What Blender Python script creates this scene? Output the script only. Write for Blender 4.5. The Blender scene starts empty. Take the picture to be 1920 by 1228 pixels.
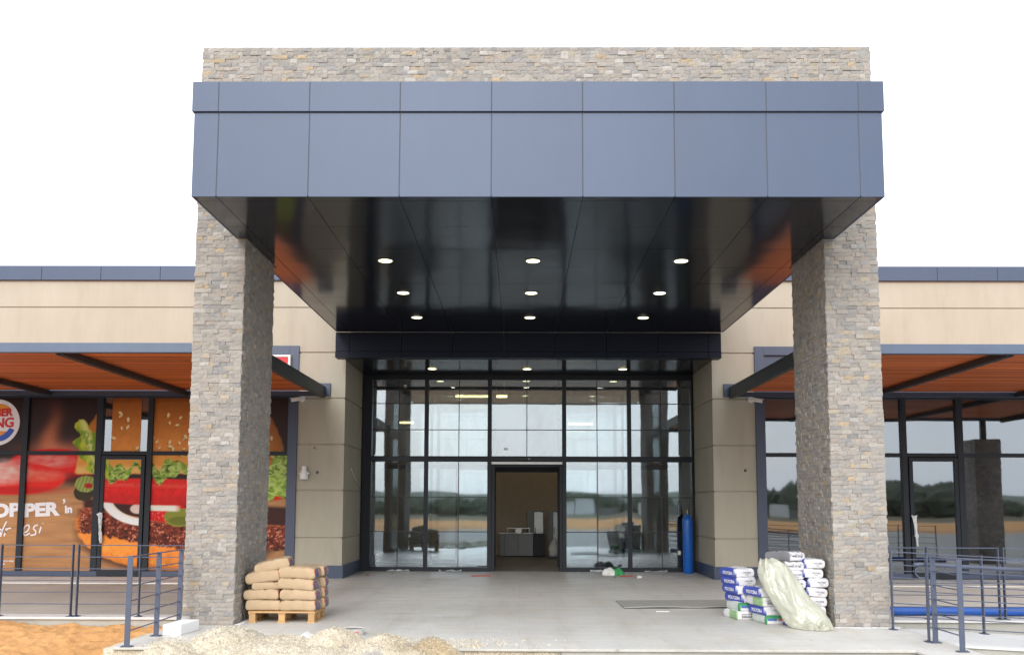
import bpy, math, random
import numpy as np
from mathutils import Vector, Matrix, noise as mnoise
random.seed(7)
RNG = np.random.default_rng(7)
PI = math.pi
scene = bpy.context.scene
col = scene.collection

# ------------------------------------------------------------------ helpers
def lin(r, g, b):
    def f(c):
        c /= 255.0
        return c / 12.92 if c <= 0.04045 else ((c + 0.055) / 1.055) ** 2.4
    return (f(r), f(g), f(b))

class MB:
    """collects shapes (world coordinates) and links them as one mesh object"""
    def __init__(s):
        s.v = []; s.f = []; s.c = []; s.cur = (1, 1, 1)
    def add(s, vs, fs, color=None):
        o = len(s.v); s.v += [tuple(p) for p in vs]
        s.f += [tuple(i + o for i in f) for f in fs]
        s.c += [color or s.cur] * len(vs)
    def box(s, x0, x1, y0, y1, z0, z1, color=None):
        s.add([(x0, y0, z0), (x1, y0, z0), (x1, y1, z0), (x0, y1, z0), (x0, y0, z1), (x1, y0, z1), (x1, y1, z1), (x0, y1, z1)],
              [(0, 3, 2, 1), (4, 5, 6, 7), (0, 1, 5, 4), (1, 2, 6, 5), (2, 3, 7, 6), (3, 0, 4, 7)], color)
    def obox(s, c, size, M, color=None):
        hx, hy, hz = size[0] / 2, size[1] / 2, size[2] / 2
        vs = [Vector(c) + M @ Vector((sx * hx, sy * hy, sz * hz)) for sz in (-1, 1) for sx, sy in ((-1, -1), (1, -1), (1, 1), (-1, 1))]
        s.add(vs, [(0, 3, 2, 1), (4, 5, 6, 7), (0, 1, 5, 4), (1, 2, 6, 5), (2, 3, 7, 6), (3, 0, 4, 7)], color)
    def bar(s, a, b, w, h, color=None):
        a, b = Vector(a), Vector(b); d = b - a; L = d.length; d.normalize()
        up = Vector((0, 0, 1)) if abs(d.z) < .95 else Vector((0, 1, 0))
        r = d.cross(up).normalized(); u = r.cross(d)
        M = Matrix((r, d, u)).transposed()
        s.obox((a + b) / 2, (w, L, h), M, color)
    def tube(s, pts, r, n=10, color=None, cap=True):
        pts = [Vector(p) for p in pts]; rs = r if isinstance(r, (list, tuple)) else [r] * len(pts)
        vs = []; fs = []; prev = None
        for i, p in enumerate(pts):
            d = (pts[min(i + 1, len(pts) - 1)] - pts[max(i - 1, 0)]).normalized()
            if prev is None:
                a = d.cross(Vector((0, 0, 1)) if abs(d.z) < .9 else Vector((1, 0, 0))).normalized()
            else:
                a = (prev - d * prev.dot(d)).normalized()
            prev = a; b = d.cross(a)
            for k in range(n):
                t = 2 * PI * k / n; vs.append(p + (a * math.cos(t) + b * math.sin(t)) * rs[i])
        for i in range(len(pts) - 1):
            for k in range(n):
                fs.append((i * n + k, i * n + (k + 1) % n, (i + 1) * n + (k + 1) % n, (i + 1) * n + k))
        if cap:
            fs.append(tuple(range(n))[::-1]); fs.append(tuple((len(pts) - 1) * n + k for k in range(n)))
        s.add(vs, fs, color)
    def lathe(s, c, prof, n=24, axis=None, color=None):
        """prof: list of (radius, height) about +Z (or axis) from c"""
        ax = Vector(axis or (0, 0, 1)).normalized(); c = Vector(c)
        a = ax.cross(Vector((1, 0, 0)) if abs(ax.x) < .9 else Vector((0, 1, 0))).normalized(); b = ax.cross(a)
        vs = []; fs = []
        for r, h in prof:
            for k in range(n):
                t = 2 * PI * k / n; vs.append(c + ax * h + (a * math.cos(t) + b * math.sin(t)) * r)
        for i in range(len(prof) - 1):
            for k in range(n):
                fs.append((i * n + k, i * n + (k + 1) % n, (i + 1) * n + (k + 1) % n, (i + 1) * n + k))
        fs.append(tuple(range(n))[::-1]); fs.append(tuple((len(prof) - 1) * n + k for k in range(n)))
        s.add(vs, fs, color)
    def prism(s, poly, z0, z1, color=None):
        n = len(poly)
        s.add([(x, y, z0) for x, y in poly] + [(x, y, z1) for x, y in poly],
              [tuple(range(n))[::-1], tuple(range(n, 2 * n))] + [(i, (i + 1) % n, n + (i + 1) % n, n + i) for i in range(n)], color)
    def build(s, name, mat, parent=None, bevel=0, smooth=False, seg=2):
        off = Vector((0, 0, 0))
        if parent is not None:
            off = wloc(parent)
        me = bpy.data.meshes.new(name)
        va = np.array(s.v, dtype=float) - np.array(off)
        me.from_pydata(va.tolist(), [], s.f)
        ca = me.color_attributes.new('Col', 'FLOAT_COLOR', 'POINT')
        arr = np.ones((len(s.v), 4), dtype=np.float32); arr[:, :3] = np.array(s.c, dtype=np.float32)
        ca.data.foreach_set('color', arr.ravel())
        me.materials.append(mat)
        if smooth:
            me.polygons.foreach_set('use_smooth', [True] * len(me.polygons))
        me.update()
        o = bpy.data.objects.new(name, me); col.objects.link(o)
        if parent is not None: o.parent = parent
        if bevel:
            m = o.modifiers.new('b', 'BEVEL'); m.width = bevel; m.segments = seg; m.limit_method = 'ANGLE'; m.angle_limit = math.radians(40)
        return o

def wloc(o):
    p = Vector((0, 0, 0))
    while o is not None:
        p += o.location; o = o.parent
    return p

def tag(o, label=None, cat=None, group=None, kind=None):
    if label: o['label'] = label
    if cat: o['category'] = cat
    if group: o['group'] = group
    if kind: o['kind'] = kind
    return o

def thing(name, label, cat, loc=(0, 0, 0), group=None):
    o = bpy.data.objects.new(name, None); col.objects.link(o); o.location = loc
    o.empty_display_size = .2
    return tag(o, label, cat, group)

def grid_mesh(name, P, mat, parent=None, colors=None, smooth=True):
    """P: (ny, nx, 3) array of world points"""
    ny, nx = P.shape[:2]
    off = np.array(wloc(parent)) if parent is not None else np.zeros(3)
    me = bpy.data.meshes.new(name)
    idx = np.arange(ny * nx).reshape(ny, nx)
    f = np.stack([idx[:-1, :-1], idx[:-1, 1:], idx[1:, 1:], idx[1:, :-1]], -1).reshape(-1, 4)
    me.from_pydata((P.reshape(-1, 3) - off).tolist(), [], f.tolist())
    if colors is not None:
        ca = me.color_attributes.new('Col', 'FLOAT_COLOR', 'POINT')
        arr = np.ones((ny * nx, 4), dtype=np.float32); arr[:, :3] = colors.reshape(-1, 3)
        ca.data.foreach_set('color', arr.ravel())
    if smooth: me.polygons.foreach_set('use_smooth', [True] * len(me.polygons))
    me.materials.append(mat); me.update()
    o = bpy.data.objects.new(name, me); col.objects.link(o)
    if parent is not None: o.parent = parent
    return o

_tab = RNG.random((256, 256))
def vnoise(x, y):
    x = np.asarray(x, float); y = np.asarray(y, float)
    xi = np.floor(x).astype(int); yi = np.floor(y).astype(int); fx = x - xi; fy = y - yi
    fx = fx * fx * (3 - 2 * fx); fy = fy * fy * (3 - 2 * fy)
    g = lambda a, b: _tab[a % 256, b % 256]
    return (g(xi, yi) * (1 - fx) + g(xi + 1, yi) * fx) * (1 - fy) + (g(xi, yi + 1) * (1 - fx) + g(xi + 1, yi + 1) * fx) * fy
def fbm(x, y, o=4):
    t = 0; a = .5; n = 0
    for k in range(o):
        ca, sa = math.cos(.6 + 1.1 * k), math.sin(.6 + 1.1 * k)
        t = t + a * vnoise((x * ca - y * sa) * 2 ** k + 17 * k + 400, (x * sa + y * ca) * 2 ** k + 31 * k + 400); n += a; a *= .5
    return t / n

def text_flat(body, size, bold=0.0, shear=0.0, spacing=1.0):
    """letters of Blender's own font as flat 2-D faces (left aligned on a baseline)"""
    cu = bpy.data.curves.new('letters', 'FONT'); cu.body = body; cu.size = size; cu.offset = bold; cu.shear = shear
    cu.space_character = spacing; cu.resolution_u = 4
    o = bpy.data.objects.new('letters', cu); col.objects.link(o)
    dg = bpy.context.evaluated_depsgraph_get(); dg.update()
    me = o.evaluated_get(dg).to_mesh()
    vs = [(v.co.x, v.co.y) for v in me.vertices]; fs = [tuple(p.vertices) for p in me.polygons]
    o.evaluated_get(dg).to_mesh_clear()
    bpy.data.objects.remove(o); bpy.data.curves.remove(cu)
    return vs, fs

# ------------------------------------------------------------------ materials
class NT:
    def __init__(s, name):
        s.m = bpy.data.materials.new(name); s.m.use_nodes = True; s.t = s.m.node_tree; s.t.nodes.clear()
        s.out = s.n('ShaderNodeOutputMaterial')
    def n(s, t, **kw):
        nd = s.t.nodes.new(t)
        for k, v in kw.items(): setattr(nd, k, v)
        return nd
    def l(s, a, b): s.t.links.new(a, b)
    def coord(s, world=True):
        return s.n('ShaderNodeNewGeometry').outputs['Position'] if world else s.n('ShaderNodeTexCoord').outputs['Object']
    def noise(s, scale, detail=4, rough=.55, vec=None, stretch=None):
        nd = s.n('ShaderNodeTexNoise'); nd.inputs['Scale'].default_value = scale; nd.inputs['Detail'].default_value = detail; nd.inputs['Roughness'].default_value = rough
        v = vec if vec is not None else s.coord()
        if stretch:
            mp = s.n('ShaderNodeMapping'); mp.inputs['Scale'].default_value = stretch; s.l(v, mp.inputs['Vector']); v = mp.outputs[0]
        s.l(v, nd.inputs['Vector']); return nd.outputs['Fac']
    def ramp(s, fac, stops):
        r = s.n('ShaderNodeValToRGB'); e = r.color_ramp.elements
        while len(e) < len(stops): e.new(.5)
        for i, (p, c) in enumerate(stops):
            e[i].position = p; e[i].color = (*c, 1) if len(c) == 3 else c
        s.l(fac, r.inputs[0]); return r.outputs[0]
    def mix(s, a, b, fac, mode='MIX'):
        m = s.n('ShaderNodeMix', data_type='RGBA', blend_type=mode)
        for i, v in ((6, a), (7, b)):
            if isinstance(v, tuple): m.inputs[i].default_value = (*v, 1)
            else: s.l(v, m.inputs[i])
        if isinstance(fac, (int, float)): m.inputs[0].default_value = fac
        else: s.l(fac, m.inputs[0])
        return m.outputs[2]
    def math(s, op, a, b=0.0):
        m = s.n('ShaderNodeMath', operation=op)
        for i, v in ((0, a), (1, b)):
            if isinstance(v, (int, float)): m.inputs[i].default_value = v
            else: s.l(v, m.inputs[i])
        return m.outputs[0]
    def bump(s, h, strength, dist=.01, normal=None):
        b = s.n('ShaderNodeBump'); b.inputs['Strength'].default_value = strength; b.inputs['Distance'].default_value = dist
        s.l(h, b.inputs['Height'])
        if normal is not None: s.l(normal, b.inputs['Normal'])
        return b.outputs[0]
    def bsdf(s, base, rough=.6, metallic=0, spec=.5, normal=None, **kw):
        p = s.n('ShaderNodeBsdfPrincipled')
        for k, v in (('Base Color', base), ('Roughness', rough), ('Metallic', metallic), ('Specular IOR Level', spec)):
            if isinstance(v, tuple): p.inputs[k].default_value = (*v, 1)
            elif isinstance(v, (int, float)): p.inputs[k].default_value = v
            else: s.l(v, p.inputs[k])
        if normal is not None: s.l(normal, p.inputs['Normal'])
        for k, v in kw.items(): p.inputs[k].default_value = v
        s.l(p.outputs[0], s.out.inputs[0]); s.p = p
        return s.m
    def attr(s):
        return s.n('ShaderNodeVertexColor', layer_name='Col').outputs[0]

def plain(name, c, rough=.6, metallic=0, spec=.5, var=.12, nscale=6, bump=0, bscale=80):
    t = NT(name)
    n = t.noise(nscale, 5)
    base = t.mix(tuple(x * (1 - var) for x in c), tuple(min(1, x * (1 + var)) for x in c), n)
    nm = t.bump(t.noise(bscale, 3), bump, .004) if bump else None
    return t.bsdf(base, rough, metallic, spec, nm)

def attr_mat(name, rough=.7, spec=.4, bump=0, bscale=60, var=.15, nscale=25):
    t = NT(name)
    v = t.ramp(t.noise(nscale, 5), [(.25, (1 - var,) * 3), (.75, (1 + var * .6,) * 3)])
    base = t.mix(t.attr(), v, 1.0, 'MULTIPLY')
    nm = t.bump(t.noise(bscale, 5), bump, .006) if bump else None
    return t.bsdf(base, rough, 0, spec, nm)

M = {}
def panel_paint():
    t = NT('blue grey composite panel')
    n = t.noise(1.3, 5)
    base = t.mix((.054, .076, .126), (.062, .087, .144), n)
    st = t.noise(5.0, 6, .7, stretch=(1, 1, .12)); base = t.mix(base, t.ramp(st, [(.45, (1, 1, 1)), (.8, (1.06, 1.055, 1.04))]), .8, 'MULTIPLY')
    base = t.mix(base, t.attr(), 1.0, 'MULTIPLY')
    nm = t.bump(t.noise(.8, 2), .16, .03)
    return t.bsdf(base, .45, .1, .4, nm)
M['panel'] = panel_paint()
def dark_panel():
    t = NT('dark anthracite blue coated metal')
    base = t.mix((.008, .012, .024), (.011, .016, .030), t.noise(2.5, 5))
    nm = t.bump(t.noise(1.4, 2), .10, .02)
    return t.bsdf(base, .45, 0, .16, nm)
M['dark_panel'] = dark_panel()
def soffit():
    t = NT('glossy black soffit panel')
    base = t.mix((.006, .008, .014), (.009, .012, .019), t.noise(1.5, 4))
    n = t.noise(.9, 1, .4)
    dust = t.math('MULTIPLY_ADD', t.noise(5, 5), .10); 
    nm = t.bump(n, .22, .05)
    return t.bsdf(base, .13, 0, .40, nm)
M['soffit'] = soffit()
M['sealant'] = plain('grey joint sealant', (.085, .09, .105), .8)
M['frame'] = plain('charcoal aluminium frame', (.014, .018, .026), .42, 0, .28, .2, 3)
M['casing'] = plain('blue grey shopfront casing metal', (.048, .064, .108), .42, .1, .5, .08, 3)
M['steel_blue'] = plain('blue grey painted steel', (.070, .085, .130), .45, .1, .5, .18, 9)
M['pergola_front'] = plain('light blue grey painted steel beam', (.085, .115, .175), .45, .15, .5, .15, 4)
M['pergola_dark'] = plain('weathered dark grey steel', (.030, .034, .036), .5, 0, .5, .35, 5)

def plaster():
    t = NT('beige textured plaster')
    n1 = t.noise(.7, 5, .6); n2 = t.noise(3.0, 5, .6, stretch=(1, 1, .25))
    base = t.mix((.385, .358, .290), (.450, .422, .348), n1)
    base = t.mix(base, t.ramp(n2, [(.3, (.93, .92, .90)), (.6, (1, 1, 1))]), .8, 'MULTIPLY')
    n4 = t.noise(4.5, 6, .75, stretch=(1, 1, .10)); base = t.mix(base, t.ramp(n4, [(.5, (1, 1, 1)), (.75, (.90, .88, .84))]), .7, 'MULTIPLY')
    nm = t.bump(t.noise(90, 4, .7), .25, .004)
    nm = t.bump(t.noise(2.0, 3), .12, .02, nm)
    return t.bsdf(base, .85, 0, .25, nm)
M['plaster'] = plaster()
M['groove'] = plain('shadow groove plaster', (.38, .345, .275), .9)
def stone():
    t = NT('split face stone')
    v = t.ramp(t.noise(24, 6, .8), [(.25, (.66, .73, .72)), (.5, (1, 1, 1)), (.8, (1.14, 1.13, 1.11))])
    base = t.mix(t.attr(), v, 1.0, 'MULTIPLY')
    nm = t.bump(t.noise(42, 4, .6), .45, .010)
    return t.bsdf(base, .85, 0, .3, nm)
M['stone'] = stone()
M['mortar'] = plain('grey bedding mortar', (.20, .19, .175), .9)
def concrete(name, a, b, stain, rough=.55, sc=1.0, dust=None):
    t = NT(name)
    n1 = t.noise(.55 * sc, 6, .62); n2 = t.noise(2.6 * sc, 6, .65, stretch=(.5, 1.4, 1)); n3 = t.noise(14 * sc, 5, .7)
    base = t.mix(a, b, t.ramp(n1, [(.3, (0, 0, 0)), (.7, (1, 1, 1))]))
    base = t.mix(base, stain, t.ramp(n2, [(.52, (0, 0, 0)), (.72, (.55, .55, .55))]))
    base = t.mix(base, t.ramp(n3, [(.25, (.86, .86, .86)), (.6, (1.03, 1.03, 1.03))]), .8, 'MULTIPLY')
    if dust:
        d = t.math('MULTIPLY', t.ramp(t.noise(1.4, 6, .7), [(.5, (0, 0, 0)), (.68, (1, 1, 1))]), t.ramp(t.noise(45, 3), [(.42, (0, 0, 0)), (.6, (.8, .8, .8))]))
        base = t.mix(base, dust, d)
    if dust:
        sp = t.n('ShaderNodeSeparateXYZ'); t.l(t.coord(), sp.inputs[0])
        spill = t.math('MULTIPLY', t.ramp(t.noise(.9, 6, .75), [(.56, (0, 0, 0)), (.64, (1, 1, 1))]), .45)
        base = t.mix(base, (.68, .67, .645), spill)
        tr = t.ramp(t.noise(1.1, 5, .6, stretch=(2.2, .22, 1)), [(.5, (1, 1, 1)), (.66, (.91, .895, .87))])
        base = t.mix(base, tr, 1.0, 'MULTIPLY')
        spots = t.ramp(t.noise(7.5, 2, .5), [(.70, (1, 1, 1)), (.74, (.70, .66, .60))]); base = t.mix(base, spots, .8, 'MULTIPLY')
        # large paving slabs: hairline joints
        br = t.n('ShaderNodeTexBrick'); br.offset = .5; t.l(t.coord(), br.inputs['Vector'])
        for k_, v_ in (('Scale', 1.0), ('Mortar Size', .004), ('Brick Width', 1.2), ('Row Height', .6), ('Mortar Smooth', .2)): br.inputs[k_].default_value = v_
        br.inputs['Color1'].default_value = (1, 1, 1, 1); br.inputs['Color2'].default_value = (.965, .965, .96, 1); br.inputs['Mortar'].default_value = (.80, .79, .77, 1)
        base = t.mix(base, br.outputs[0], 1.0, 'MULTIPLY')
    r = t.ramp(n2, [(.3, (rough - .12,) * 3), (.7, (rough + .15,) * 3)])
    nm = t.bump(n3, .12, .006)
    return t.bsdf(base, r, 0, .4, nm)
M['porch'] = concrete('pale dusty stone floor', (.54, .53, .50), (.63, .615, .585), (.48, .46, .425), .5, dust=(.55, .46, .33))
M['nosing'] = concrete('pale marble nosing', (.56, .55, .53), (.66, .65, .63), (.48, .46, .43), .45)
M['riser'] = concrete('cement render riser', (.36, .35, .31), (.44, .43, .385), (.28, .265, .23), .8)
M['terrace_left'] = concrete('brown grey muddy terrace floor', (.33, .295, .255), (.42, .38, .335), (.26, .22, .18), .7)
M['terrace_right'] = concrete('beige grey terrace floor', (.52, .495, .45), (.60, .575, .53), (.45, .42, .375), .7)
M['ramp'] = concrete('white marble ramp', (.62, .62, .615), (.72, .72, .71), (.54, .53, .51), .45)
M['hall_floor'] = concrete('dull hall floor', (.22, .205, .185), (.28, .26, .235), (.17, .155, .14), .4)

def soil():
    t = NT('orange soil')
    n1 = t.noise(.8, 6, .65); n2 = t.noise(9, 6, .7)
    base = t.mix((.56, .275, .10), (.74, .42, .185), n1)
    base = t.mix(base, t.ramp(n2, [(.3, (.72, .70, .68)), (.62, (1.05, 1.05, 1.05))]), 1.0, 'MULTIPLY')
    nm = t.bump(t.noise(30, 6, .75), .8, .03)
    return t.bsdf(base, .95, 0, .15, nm)
M['soil'] = soil()
def ground():
    t = NT('building site ground')
    pos = t.coord(); sp = t.n('ShaderNodeSeparateXYZ'); t.l(pos, sp.inputs[0])
    n = t.noise(.06, 5, .6); y = t.math('ADD', sp.outputs[1], t.math('MULTIPLY_ADD', n, 14.0))
    earth = t.mix((.40, .20, .075), (.52, .29, .13), t.noise(.35, 6, .65))
    grey = t.mix((.25, .24, .22), (.36, .345, .32), t.noise(.5, 6, .65))
    # bands across the plot: grey hardcore by the building, orange earth further out, dry scrub beyond
    band = t.ramp(t.math('DIVIDE', t.math('ADD', y, 90.0), 120.0), [(.0, (0, 0, 0)), (.42, (0, 0, 0)), (.48, (1, 1, 1)), (.58, (1, 1, 1)), (.62, (0, 0, 0)), (1, (0, 0, 0))])
    base = t.mix(grey, earth, band)
    far = t.ramp(t.math('DIVIDE', t.math('ADD', y, 400.0), 400.0), [(.0, (1, 1, 1)), (.84, (1, 1, 1)), (.87, (0, 0, 0))])
    base = t.mix(base, t.mix((.085, .085, .05), (.20, .165, .10), t.noise(.12, 5, .7)), far)
    nm = t.bump(t.noise(12, 6, .7), .6, .03)
    return t.bsdf(base, .95, 0, .15, nm)
M['ground'] = ground()
def sand():
    t = NT('pale building sand')
    n1 = t.noise(3.2, 5, .6); n2 = t.noise(58, 4, .85)
    base = t.mix(t.attr(), t.ramp(n1, [(.35, (.86, .84, .80)), (.65, (1.05, 1.05, 1.05))]), 1.0, 'MULTIPLY')
    base = t.mix(base, t.ramp(n2, [(.36, (.48, .44, .39)), (.52, (1.05, 1.04, 1.02)), (.68, (1.22, 1.21, 1.18))]), 1.0, 'MULTIPLY')
    nm = t.bump(t.noise(50, 5, .8), 1.0, .02)
    return t.bsdf(base, .95, 0, .2, nm)
M['sand'] = sand()

def wood(name, a, b, sc=(1, 18, 18), rough=.55):
    t = NT(name)
    n = t.noise(3, 6, .7, stretch=sc)
    base = t.mix(t.mix(a, b, n), t.attr(), 1.0, 'MULTIPLY')
    return t.bsdf(base, rough, 0, .35, t.bump(n, .15, .004))
M['slat'] = wood('red brown stained wood slats', (.46, .105, .026), (.72, .200, .055))
M['pallet'] = wood('raw pallet pine', (.42, .24, .10), (.60, .38, .18))

def glass(name, tint, refl, refl_tint, wobble=.05, dirt=.0):
    t = NT(name)
    tr = t.n('ShaderNodeBsdfTransparent'); tr.inputs[0].default_value = (*tint, 1)
    gl = t.n('ShaderNodeBsdfGlossy'); gl.inputs['Color'].default_value = (*refl_tint, 1); gl.inputs['Roughness'].default_value = .022
    nm = t.bump(t.noise(.75, 1, .4), wobble, .05); t.l(nm, gl.inputs['Normal'])
    fr = t.n('ShaderNodeFresnel'); fr.inputs[0].default_value = 1.5
    fac = t.math('MINIMUM', t.math('ADD', fr.outputs[0], refl), 1.0)
    mx = t.n('ShaderNodeMixShader'); t.l(fac, mx.inputs[0]); t.l(tr.outputs[0], mx.inputs[1]); t.l(gl.outputs[0], mx.inputs[2])
    last = mx.outputs[0]
    if dirt:
        df = t.n('ShaderNodeBsdfDiffuse'); df.inputs[0].default_value = (.5, .5, .48, 1)
        pos = t.coord(); 
        d = t.math('MULTIPLY', t.ramp(t.noise(1.6, 6, .7, stretch=(1, 1, .45)), [(.42, (0, 0, 0)), (.75, (1, 1, 1))]), dirt)
        m2 = t.n('ShaderNodeMixShader'); t.l(d, m2.inputs[0]); t.l(last, m2.inputs[1]); t.l(df.outputs[0], m2.inputs[2]); last = m2.outputs[0]
    t.l(last, t.out.inputs[0])
    return t.m
M['hall_glass'] = glass('greenish entrance glass', (.82, .87, .90), .17, (.77, .87, .95), .06, .08)
M['shop_glass'] = glass('grey tinted shop glass', (.42, .45, .46), .19, (.80, .87, .95), .05, .06)
M['inner_glass'] = glass('inner screen glass', (.86, .92, .91), .12, (.85, .94, .95), .06, .06)

def film():
    t = NT('printed window film')
    base = t.mix(t.attr(), t.ramp(t.noise(40, 4), [(.3, (.93,) * 3), (.7, (1.03,) * 3)]), 1, 'MULTIPLY')
    return t.bsdf(base, .35, 0, .22, t.bump(t.noise(.9, 2), .06, .03))
M['film'] = film()
M['white_print'] = plain('white printed lettering', (.82, .80, .83), .35, 0, .4, .03)
M['red_print'] = plain('red printed lettering', (.62, .012, .02), .35, 0, .4, .04)
M['orange_print'] = plain('orange printed bun shape', (.80, .30, .03), .35, 0, .4, .06)
M['blue_print'] = plain('blue printed swoosh', (.015, .075, .46), .35, 0, .4, .04)
M['dark_print'] = plain('dark bag print', (.03, .035, .07), .6)
M['white_plastic'] = plain('white plastic', (.72, .72, .70), .4, 0, .5, .05)
M['dusty_plastic'] = plain('cement dusted plastic', (.50, .49, .47), .8, 0, .3, .3, 14)
M['black_plastic'] = plain('black plastic', (.012, .012, .013), .45)
M['foam'] = plain('white aerated block', (.80, .80, .81), .9, 0, .2, .05, 8, .3, 50)
M['kraft'] = attr_mat('brown kraft paper', .7, .35, .35, 22, .10, 9)
M['sackpaper'] = attr_mat('printed white paper sack', .5, .4, .3, 20, .10, 9)
M['blue_pipe'] = plain('blue plastic pipe', (.016, .085, .36), .42, 0, .5, .25, 7)
def cyl_paint():
    t = NT('glossy blue cylinder paint')
    return t.bsdf(t.mix((.010, .11, .46), (.014, .135, .54), t.noise(6, 5)), .28, 0, .5)
M['cylinder'] = cyl_paint()
M['brass'] = plain('dull brass valve', (.30, .21, .08), .4, .8)
M['steel'] = plain('brushed steel', (.42, .43, .43), .35, .8, .5, .15, 10)
M['grey_steel'] = plain('grey kitchen steel panel', (.17, .18, .185), .4, .3, .5, .2, 3)
M['red_plastic'] = plain('red plastic', (.50, .035, .022), .5)
M['green_plastic'] = plain('green plastic', (.03, .28, .09), .5)
def red_sign():
    t = NT('red ribbed sign face')
    return t.bsdf((.62, .012, .02), .4)
M['sign_red'] = red_sign()
def sheet_mat():
    t = NT('milky polythene sheet')
    c = t.mix((.66, .66, .54), (.76, .76, .65), t.noise(5, 5))
    d = t.n('ShaderNodeBsdfDiffuse'); t.l(c, d.inputs[0])
    tl = t.n('ShaderNodeBsdfTranslucent'); t.l(c, tl.inputs[0])
    g = t.n('ShaderNodeBsdfGlossy'); g.inputs['Roughness'].default_value = .3
    tr = t.n('ShaderNodeBsdfTransparent')
    nm = t.bump(t.noise(14, 6, .6), .45, .02)
    for x in (d, g): t.l(nm, x.inputs['Normal'])
    a = t.n('ShaderNodeMixShader'); a.inputs[0].default_value = .45; t.l(d.outputs[0], a.inputs[1]); t.l(tl.outputs[0], a.inputs[2])
    b = t.n('ShaderNodeMixShader'); b.inputs[0].default_value = .22; t.l(a.outputs[0], b.inputs[1]); t.l(tr.outputs[0], b.inputs[2])
    c2 = t.n('ShaderNodeMixShader'); c2.inputs[0].default_value = .08; t.l(b.outputs[0], c2.inputs[1]); t.l(g.outputs[0], c2.inputs[2])
    t.l(c2.outputs[0], t.out.inputs[0]); return t.m
M['sheet'] = sheet_mat()
def emis(name, c, s):
    t = NT(name); e = t.n('ShaderNodeEmission'); e.inputs[0].default_value = (*c, 1); e.inputs[1].default_value = s
    t.l(e.outputs[0], t.out.inputs[0]); return t.m
M['lamp'] = emis('warm white lamp', (1.0, .90, .50), 3.2)
M['hall_lamp'] = emis('hall lamp', (1.0, .84, .60), 14)
M['tube'] = emis('warm tube light', (1.0, .68, .22), 6.0)
M['hall_wall'] = plain('hall beige paint', (.60, .52, .43), .9)
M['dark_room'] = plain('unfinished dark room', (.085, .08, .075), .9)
M['dark_ceiling'] = plain('dark ceiling', (.030, .030, .032), .8)
M['roof'] = plain('roof membrane', (.20, .20, .20), .9)
M['leaves'] = plain('distant foliage', (.105, .12, .085), .95, 0, .1, .3, .4)
M['hills'] = plain('distant dry hills', (.20, .215, .18), 1, 0, 0, .2, .01)
M['white_wall'] = plain('white rendered wall', (.70, .69, .66), .9)
M['clear_plastic'] = plain('crumpled clear plastic', (.58, .60, .62), .3, 0, .5, .1)

# ------------------------------------------------------------------ measured layout (metres; porch floor z = 0, camera 1.7 above it)
PLO, PLI, PRI, PRO = -4.696, -3.968, 4.362, 5.138       # pillar outer / inner faces
PYF, PYB, PTOP = 13.46, 15.12, 8.37
CXL, CXR, CYF, ZS, ZT = -4.093, 4.507, 11.515, 5.47, 6.944   # canopy
YW, YG = 21.70, 24.10                                    # shop wall plane, entrance glass plane
GL, GR = -4.00, 4.39                                     # inner faces of the plaster piers
ZREC = 4.93
COPB, COPT = 6.80, 7.137
SEAMX = [-3.784, -2.641, -1.505, -.362, .775, 1.917, 3.063, 4.209]

# ------------------------------------------------------------------ ground, floors, terraces
def structure(o):
    o['kind'] = 'structure'; return o
def build_ground():
    m = MB()
    R_ = 700
    m.add([(-R_, -R_, -.34), (R_, -R_, -.34), (R_, R_, -.34), (-R_, R_, -.34)], [(0, 1, 2, 3)])
    structure(m.build('ground', M['ground']))
    # orange soil bank in front of the left terrace
    nx, ny = 300, 130
    X, Y = np.meshgrid(np.linspace(-17, -4.84, nx), np.linspace(8.6, 14.33, ny))
    h = -.30 + .17 * np.clip((Y - 11.2) / 2.6, 0, 1) + .10 * (fbm(X * .8, Y * .9) - .5) + .13 * (fbm(X * 3.1, Y * 3.1) - .5) + .075 * (fbm(X * 9, Y * 9) - .5) + .03 * np.clip(fbm(X * 14, Y * 14, 2) - .6, 0, 1) * 4 * .5
    h += .10 * np.exp(-((X + 5.7) / .55) ** 2 - ((Y - 13.6) / .45) ** 2) + .05 * np.exp(-((X + 7.5) / .7) ** 2 - ((Y - 13.7) / .5) ** 2)
    h = np.minimum(h, -.03)
    edge = np.clip((X + 17) / .6, 0, 1) * np.clip((Y - 8.6) / .6, 0, 1)
    h = -.36 + (h + .36) * edge
    structure(grid_mesh('soil', np.stack([X, Y, h], -1), M['soil']))
build_ground()

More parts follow.
